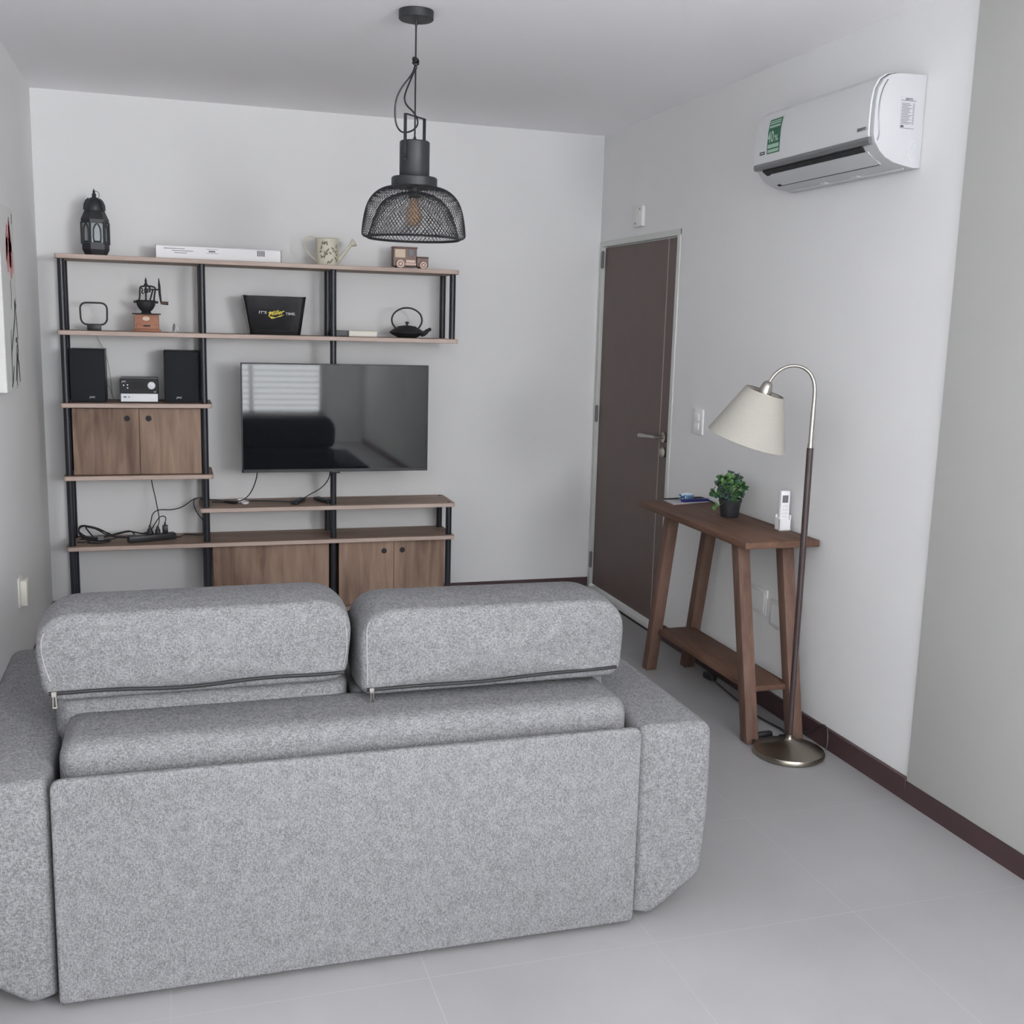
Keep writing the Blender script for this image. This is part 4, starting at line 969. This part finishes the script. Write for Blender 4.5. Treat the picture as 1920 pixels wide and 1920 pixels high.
tube(b, [(LX - .03, LY + .150, .022), (LX - .06, LY + .15, .018), (LX - .085, LY + .125, .012), (LX - .09, LY + .09, .03)], .003, 6, 0, False, True, 2)
obj('power_cord', b, 'black', lamp)
b = NB(); box(b, (LX - .05, LY + .142, .012), (LX + .02, LY + .166, .032), 0, .008, 3, (0, 0, .1)); obj('foot_switch', b, 'black', lamp)

# extension cord under the table
o = thing('extension_cord', (-.09, -2.0, 0), 'black cord with a socket end on the floor under the console table', 'cord')
obj('cord', one(tube, [(-.060, -1.745, .010), (-.066, -1.80, .008), (-.078, -1.95, .006), (-.094, -2.11, .006), (-.098, -2.22, .006), (-.088, -2.31, .006), (-.075, -2.37, .006), (-.09, -2.42, .006), (-.13, -2.435, .012)], .004, 6, 0, False, True, 2), 'black', o)
b = NB(); box(b, (-.078, -1.75, .0), (-.044, -1.68, .03), 0, .008, 2, (0, 0, .15)); obj('socket_end', b, 'black', o)

# ------------------------------------------------------------------ air conditioner
AY0, AY1 = -2.82, -2.065
ac = thing('air_conditioner', (0, -2.44, 2.12), 'white split air-conditioner indoor unit high on the right wall', 'air conditioner')
prof = [(-.001, 2.412), (-.102, 2.409), (-.140, 2.402), (-.165, 2.385), (-.182, 2.355), (-.188, 2.315), (-.189, 2.264), (-.188, 2.215), (-.181, 2.190), (-.160, 2.163), (-.136, 2.144), (-.105, 2.131), (-.083, 2.126), (-.026, 2.117), (-.001, 2.118)]
b = NB(); prism(b, prof, 'Y', AY0 + .012, AY1 - .012, 0); obj('body', b, 'acw', ac, angle=30)
for y0, y1 in ((AY0, AY0 + .014), (AY1 - .014, AY1)):
    b = NB(); prism(b, prof, 'Y', y0, y1, 0, .003, 2); obj('end_panel', b, 'acw', ac, angle=25)
# front panel with its own thickness
outer = [(-.110, 2.414), (-.146, 2.406), (-.173, 2.388), (-.190, 2.357), (-.1965, 2.315), (-.198, 2.264), (-.197, 2.214), (-.194, 2.206)]
inner = [(x + .007, z) for x, z in outer][::-1]
b = NB(); prism(b, outer + inner, 'Y', AY0 + .018, AY1 - .006, 0); obj('front_panel', b, 'acg', ac, angle=25)
b = NB(); prism(b, [(-.196, 2.207), (-.197, 2.196), (-.193, 2.186), (-.180, 2.184), (-.178, 2.207)], 'Y', AY0 + .014, AY1 - .004, 0); obj('trim_strip', b, 'lip', ac, angle=25)
# wavy seam on the near end panel
b = NB(); tube(b, [(x, AY0 - .0004, z) for x, z in ((-.150, 2.385), (-.168, 2.355), (-.176, 2.315), (-.1765, 2.275), (-.171, 2.240), (-.168, 2.215), (-.173, 2.195))], .0022, 6, 0, False, True, 2); obj('panel_seam', b, 'lip', ac)
# outlet: dark slot, louver, dark gap on the sloping underside
A_, B_ = Vector((-.181, 0, 2.188)), Vector((-.083, 0, 2.124)); dn = (B_ - A_).normalized(); no = Vector((dn.z, 0, -dn.x)); no = no if no.z < 0 else -no
def slant(t0, t1, h0, h1, y0, y1, name, m):
    L_ = (B_ - A_).length; b = NB(); P = [A_ + dn * L_ * t0 + no * h0, A_ + dn * L_ * t1 + no * h0, A_ + dn * L_ * t1 + no * h1, A_ + dn * L_ * t0 + no * h1]
    prism(b, [(p.x, p.z) for p in P], 'Y', y0, y1, 0); obj(name, b, m, ac)
slant(.02, .80, -.006, .0085, AY0 + .07, AY1 - .05, 'air_outlet', 'dark')
slant(.20, .74, .004, .0125, AY0 + .055, AY1 - .085, 'louver', 'acw')
b = NB()
for k in range(9):
    y = AY0 + .12 + k * .065; L_ = (B_ - A_).length
    P = [A_ + dn * L_ * t + no * h for t, h in ((.05, .004), (.24, .004), (.24, .0095), (.05, .0095))]; prism(b, [(p.x, p.z) for p in P], 'Y', y, y + .003, 0)
obj('vane', b, 'blackm', ac)
b = NB()
for z in (2.1165,):
    box(b, (-.045, AY0 + .03, z - .001), (-.040, AY1 - .02, z + .004)); box(b, (-.062, -2.56, 2.1175), (-.040, -2.52, 2.123)); box(b, (-.062, -2.36, 2.1175), (-.040, -2.33, 2.123))
obj('base_clips', b, 'acg', ac)
b = NB()
for rr, cx in ((.022, -.030), (.013, -.026)):
    for a0, a1, cz in ((1.7, 3.1, 2.175), (3.2, 4.5, 2.163)):
        tube(b, [(cx + rr * math.cos(a0 + (a1 - a0) * k / 8), AY0 - .0003, cz + rr * 1.3 * math.sin(a0 + (a1 - a0) * k / 8)) for k in range(9)], .0014, 5)
obj('embossed_marks', b, 'acg', ac)
# stickers and marks
XF = -.1986
def fy(y0, y1, z0, z1, mi, dx=0.0):
    """flat patch following the panel front, in strips"""
    n0 = len(b.faces); N_ = 30; V = []
    for k in range(N_ + 1):
        z = z0 + (z1 - z0) * k / N_
        x = XF
        for i in range(len(outer) - 1):
            (xa, za), (xb, zb) = outer[i], outer[i + 1]
            if zb <= z <= za: x = xa + (xb - xa) * (za - z) / (za - zb)
        x -= .0008 + dx
        V.append((b.verts.new((x, y0, z)), b.verts.new((x, y1, z))))
    for k in range(N_): b.faces.new((V[k][0], V[k + 1][0], V[k + 1][1], V[k][1]))
    fin(b, n0, mi)
b = NB(); fy(-2.255, -2.165, 2.236, 2.362, 0)
for z0, z1 in ((2.343, 2.348), (2.351, 2.355), (2.330, 2.338), (2.256, 2.270), (2.240, 2.251)): fy(-2.249, -2.171, z0, z1, 1, .0006)
text(b, '40', (XF - .0016, -2.168, 2.278), (0, -1, 0), (0, 0, 1), .040, 1, .045, 0, .02)
text(b, '%', (XF - .0016, -2.217, 2.278), (0, -1, 0), (0, 0, 1), .022, 1, .028, 0, .02)
obj('saving_sticker', b, ['green', 'lgreen'], ac, smooth='flat_text', label='green sticker reading 40%')
b = NB(); fy(-2.150, -2.112, 2.238, 2.250, 0); fy(-2.144, -2.118, 2.2425, 2.2455, 1, .0005); obj('small_mark', b, ['ink', 'mark'], ac, smooth='flat_text')
b = NB(); text(b, 'SANYO', (XF - .0004, -2.744, 2.230), (0, -1, 0), (0, 0, 1), .010, 0, .048, .1, .04, .0008); obj('lettering', b, 'ink', ac, smooth='flat_text')
M['label'] = mat('silver_label', (188, 188, 192), 0.5)
b = NB(); yl = AY0 - .0006; box(b, (-.094, yl, 2.238), (-.036, AY0 + .001, 2.338), 0)
box(b, (-.0925, yl - .0003, 2.325), (-.0375, yl, 2.3265), 1); box(b, (-.0925, yl - .0003, 2.2395), (-.0375, yl, 2.2405), 1)
for k in range(15):
    z = 2.317 - k * .0045; wd = [.030, .036, .026, .04, .033][k % 5]; box(b, (-.090, yl - .0003, z - .0014), (-.090 + wd, yl, z), 1); box(b, (-.048, yl - .0003, z - .0014), (-.041, yl, z), 1)
box(b, (-.090, yl - .0003, 2.2425), (-.078, yl, 2.2485), 1)
text(b, 'SANYO', (-.078, yl - .0002, 2.328), (1, 0, 0), (0, 0, 1), .006, 1, .028, 0, .04); obj('rating_label', b, ['label', 'ink'], ac, smooth='flat_text')

# ------------------------------------------------------------------ pendant lamp
PX, PY = -1.531, -2.03
pl = thing('pendant_lamp', (PX, PY, 1.86), 'black industrial pendant lamp with a double wire-mesh shade', 'pendant lamp')
mx = Matrix.Translation((PX, PY, 0))
b = NB(); lathe(b, [(0, 2.612), (.058, 2.612), (.061, 2.615), (.061, H - .0005), (0, H - .0005)], 48, mx); obj('ceiling_rose', b, 'blackm', pl)
b = NB(); cyl(b, (PX, PY, 2.596), (PX, PY, 2.613), .006, None, 12); obj('cord_grip', b, 'blackm', pl)
def pc(px, py, off=0.0): return (PX + (px - 779) * .00193, PY + off, 2.643 - (py - 13) * .00183)
b = NB(); tube(b, [pc(779, 36), pc(779, 105), pc(779, 262)], .0031, 8)
obj('cord', b, 'black', pl)
b = NB(); tube(b, [pc(779, 110), pc(772, 130, -.01), pc(752, 155, -.015), pc(741, 180, -.015), pc(740, 205, -.012), pc(743, 225, -.008), pc(752, 236, .0), pc(764, 236, .012), pc(778, 230, .018), pc(786, 220, .015), pc(785, 209, .010), pc(776, 197, .0), pc(762, 188, -.01), pc(757, 178, -.014), pc(759, 165, -.012), pc(768, 143, -.006), pc(777, 122, 0)], .0031, 8, 0, False, True, 2)
obj('cord_loop', b, 'black', pl)
b = NB(); kc = Vector(pc(779, 105))
for k in range(3):
    rr = .009; tube(b, [kc + Vector((rr * math.cos(t) * (1 if k != 1 else .6), rr * math.sin(t), .006 * math.sin(t + k * 2) + (k - 1) * .005)) for t in [2 * PI * j / 14 for j in range(14)]], .0042, 8, 0, True)
tube(b, [kc + Vector((0, 0, -.012)), kc + Vector((0, 0, -.024))], .0055, 10); obj('knot', b, 'black', pl)
hx, hy = -.043, -.040
b = NB()
def bar(p, q_, w_, t_):
    p, q_ = Vector(p), Vector(q_); d_ = (q_ - p); n_ = Vector((-hy, hx, 0)).normalized(); o_ = d_.cross(n_).normalized() * t_
    V = []
    for c_ in (p, q_): V.append([b.verts.new(c_ + n_ * w_ * s + o_ * t) for s, t in ((-1, -1), (1, -1), (1, 1), (-1, 1))])
    b.faces.new(V[0]); b.faces.new(V[1][::-1])
    for k in range(4): b.faces.new((V[0][k], V[1][k], V[1][(k + 1) % 4], V[0][(k + 1) % 4]))
for s in (1, -1): bar((PX + s * hx, PY + s * hy, 2.135), (PX + s * hx, PY + s * hy, 2.292), .0062, .0012)
bar((PX + hx * 1.02, PY + hy * 1.02, 2.291), (PX - hx * 1.02, PY - hy * 1.02, 2.291), .0062, .0012)
obj('bracket', b, 'blackm', pl)
for s in (1, -1):
    p = Vector((PX + s * hx, PY + s * hy, 2.148)); d_ = Vector((hx, hy, 0)).normalized() * s; obj('wing_screw', one(cyl, p, p + d_ * .014, .005, .004, 10), 'blackm', pl)
b = NB(); lathe(b, [(0, 2.206), (.050, 2.206), (.0535, 2.202), (.0535, 2.090), (.050, 2.085), (.050, 2.080)], 48, mx)
lathe(b, [(.006, 2.206), (.006, 2.216), (.004, 2.222), (0, 2.222)], 12, mx); obj('cap', b, 'blackm', pl)
b = NB(); lathe(b, [(.05, 2.083), (.078, 2.082), (.082, 2.078), (.082, 2.050), (.078, 2.046), (.03, 2.046), (0, 2.046)], 48, mx); obj('collar', b, 'blackm', pl)
b = NB(); lathe(b, [(0, 2.048), (.022, 2.047), (.022, 2.015), (.018, 2.010), (0, 2.010)], 24, mx); obj('lamp_holder', b, 'black', pl)
b = NB(); lathe(b, [(.014, 2.012), (.015, 2.0), (.024, 1.975), (.031, 1.952), (.031, 1.940), (.024, 1.922), (.012, 1.912), (0, 1.910)], 24, mx); bulb = obj('bulb', b, 'amber', pl)
b = NB()
for k in range(4):
    a = k * PI / 2; tube(b, [(PX + .006 * math.cos(a), PY + .006 * math.sin(a), 2.0), (PX + .013 * math.cos(a), PY + .013 * math.sin(a), 1.955), (PX + .010 * math.cos(a + .4), PY + .010 * math.sin(a + .4), 1.930)], .0011, 5)
obj('filament', b, 'filament', bulb)
def profile_at(prof, s):
    P = [Vector(p) for p in prof]; D = [0]
    for a, c in zip(P, P[1:]): D.append(D[-1] + (c - a).length)
    s *= D[-1]
    for i in range(len(P) - 1):
        if s <= D[i + 1] + 1e-9: return P[i].lerp(P[i + 1], (s - D[i]) / (D[i + 1] - D[i]))
    return P[-1]
def mesh_shade(name, prof, nd, rows, wr, rim):
    """expanded-metal shade: crossing helical wires between two rims"""
    b = NB(); prof = [tuple(p) for p in prof]
    for _ in range(2):
        Q = [Vector(prof[0])]
        for a, c in zip(prof, prof[1:]): a, c = Vector(a), Vector(c); Q += [a * .75 + c * .25, a * .25 + c * .75]
        Q.append(Vector(prof[-1])); prof = Q
    da = 2 * PI / nd
    for sgn in (1, -1):
        for k in range(nd):
            pts = []
            for i in range(rows + 1):
                q_ = profile_at(prof, i / rows); a = k * da + sgn * da * .5 * i
                pts.append((PX + q_.x * math.cos(a), PY + q_.x * math.sin(a), q_.y))
            tube(b, pts, wr, 4, 0, False, False)
    obj(name, b, 'blackm', pl, smooth=False)
    b = NB(); q_ = Vector(prof[-1]); tube(b, [(PX + q_.x * math.cos(t), PY + q_.x * math.sin(t), q_.y) for t in [2 * PI * k / 72 for k in range(72)]], rim, 8, 0, True)
    obj('rim', b, 'blackm', pl)
mesh_shade('outer_shade', [(.080, 2.050), (.112, 2.043), (.140, 2.026), (.162, 2.000), (.176, 1.962), (.184, 1.915), (.187, 1.882), (.185, 1.874), (.166, 1.868)], 84, 30, .0008, .0026)
mesh_shade('inner_shade', [(.022, 2.032), (.060, 2.026), (.100, 2.006), (.127, 1.976), (.145, 1.935), (.156, 1.900), (.164, 1.872)], 66, 24, .0008, .0020)
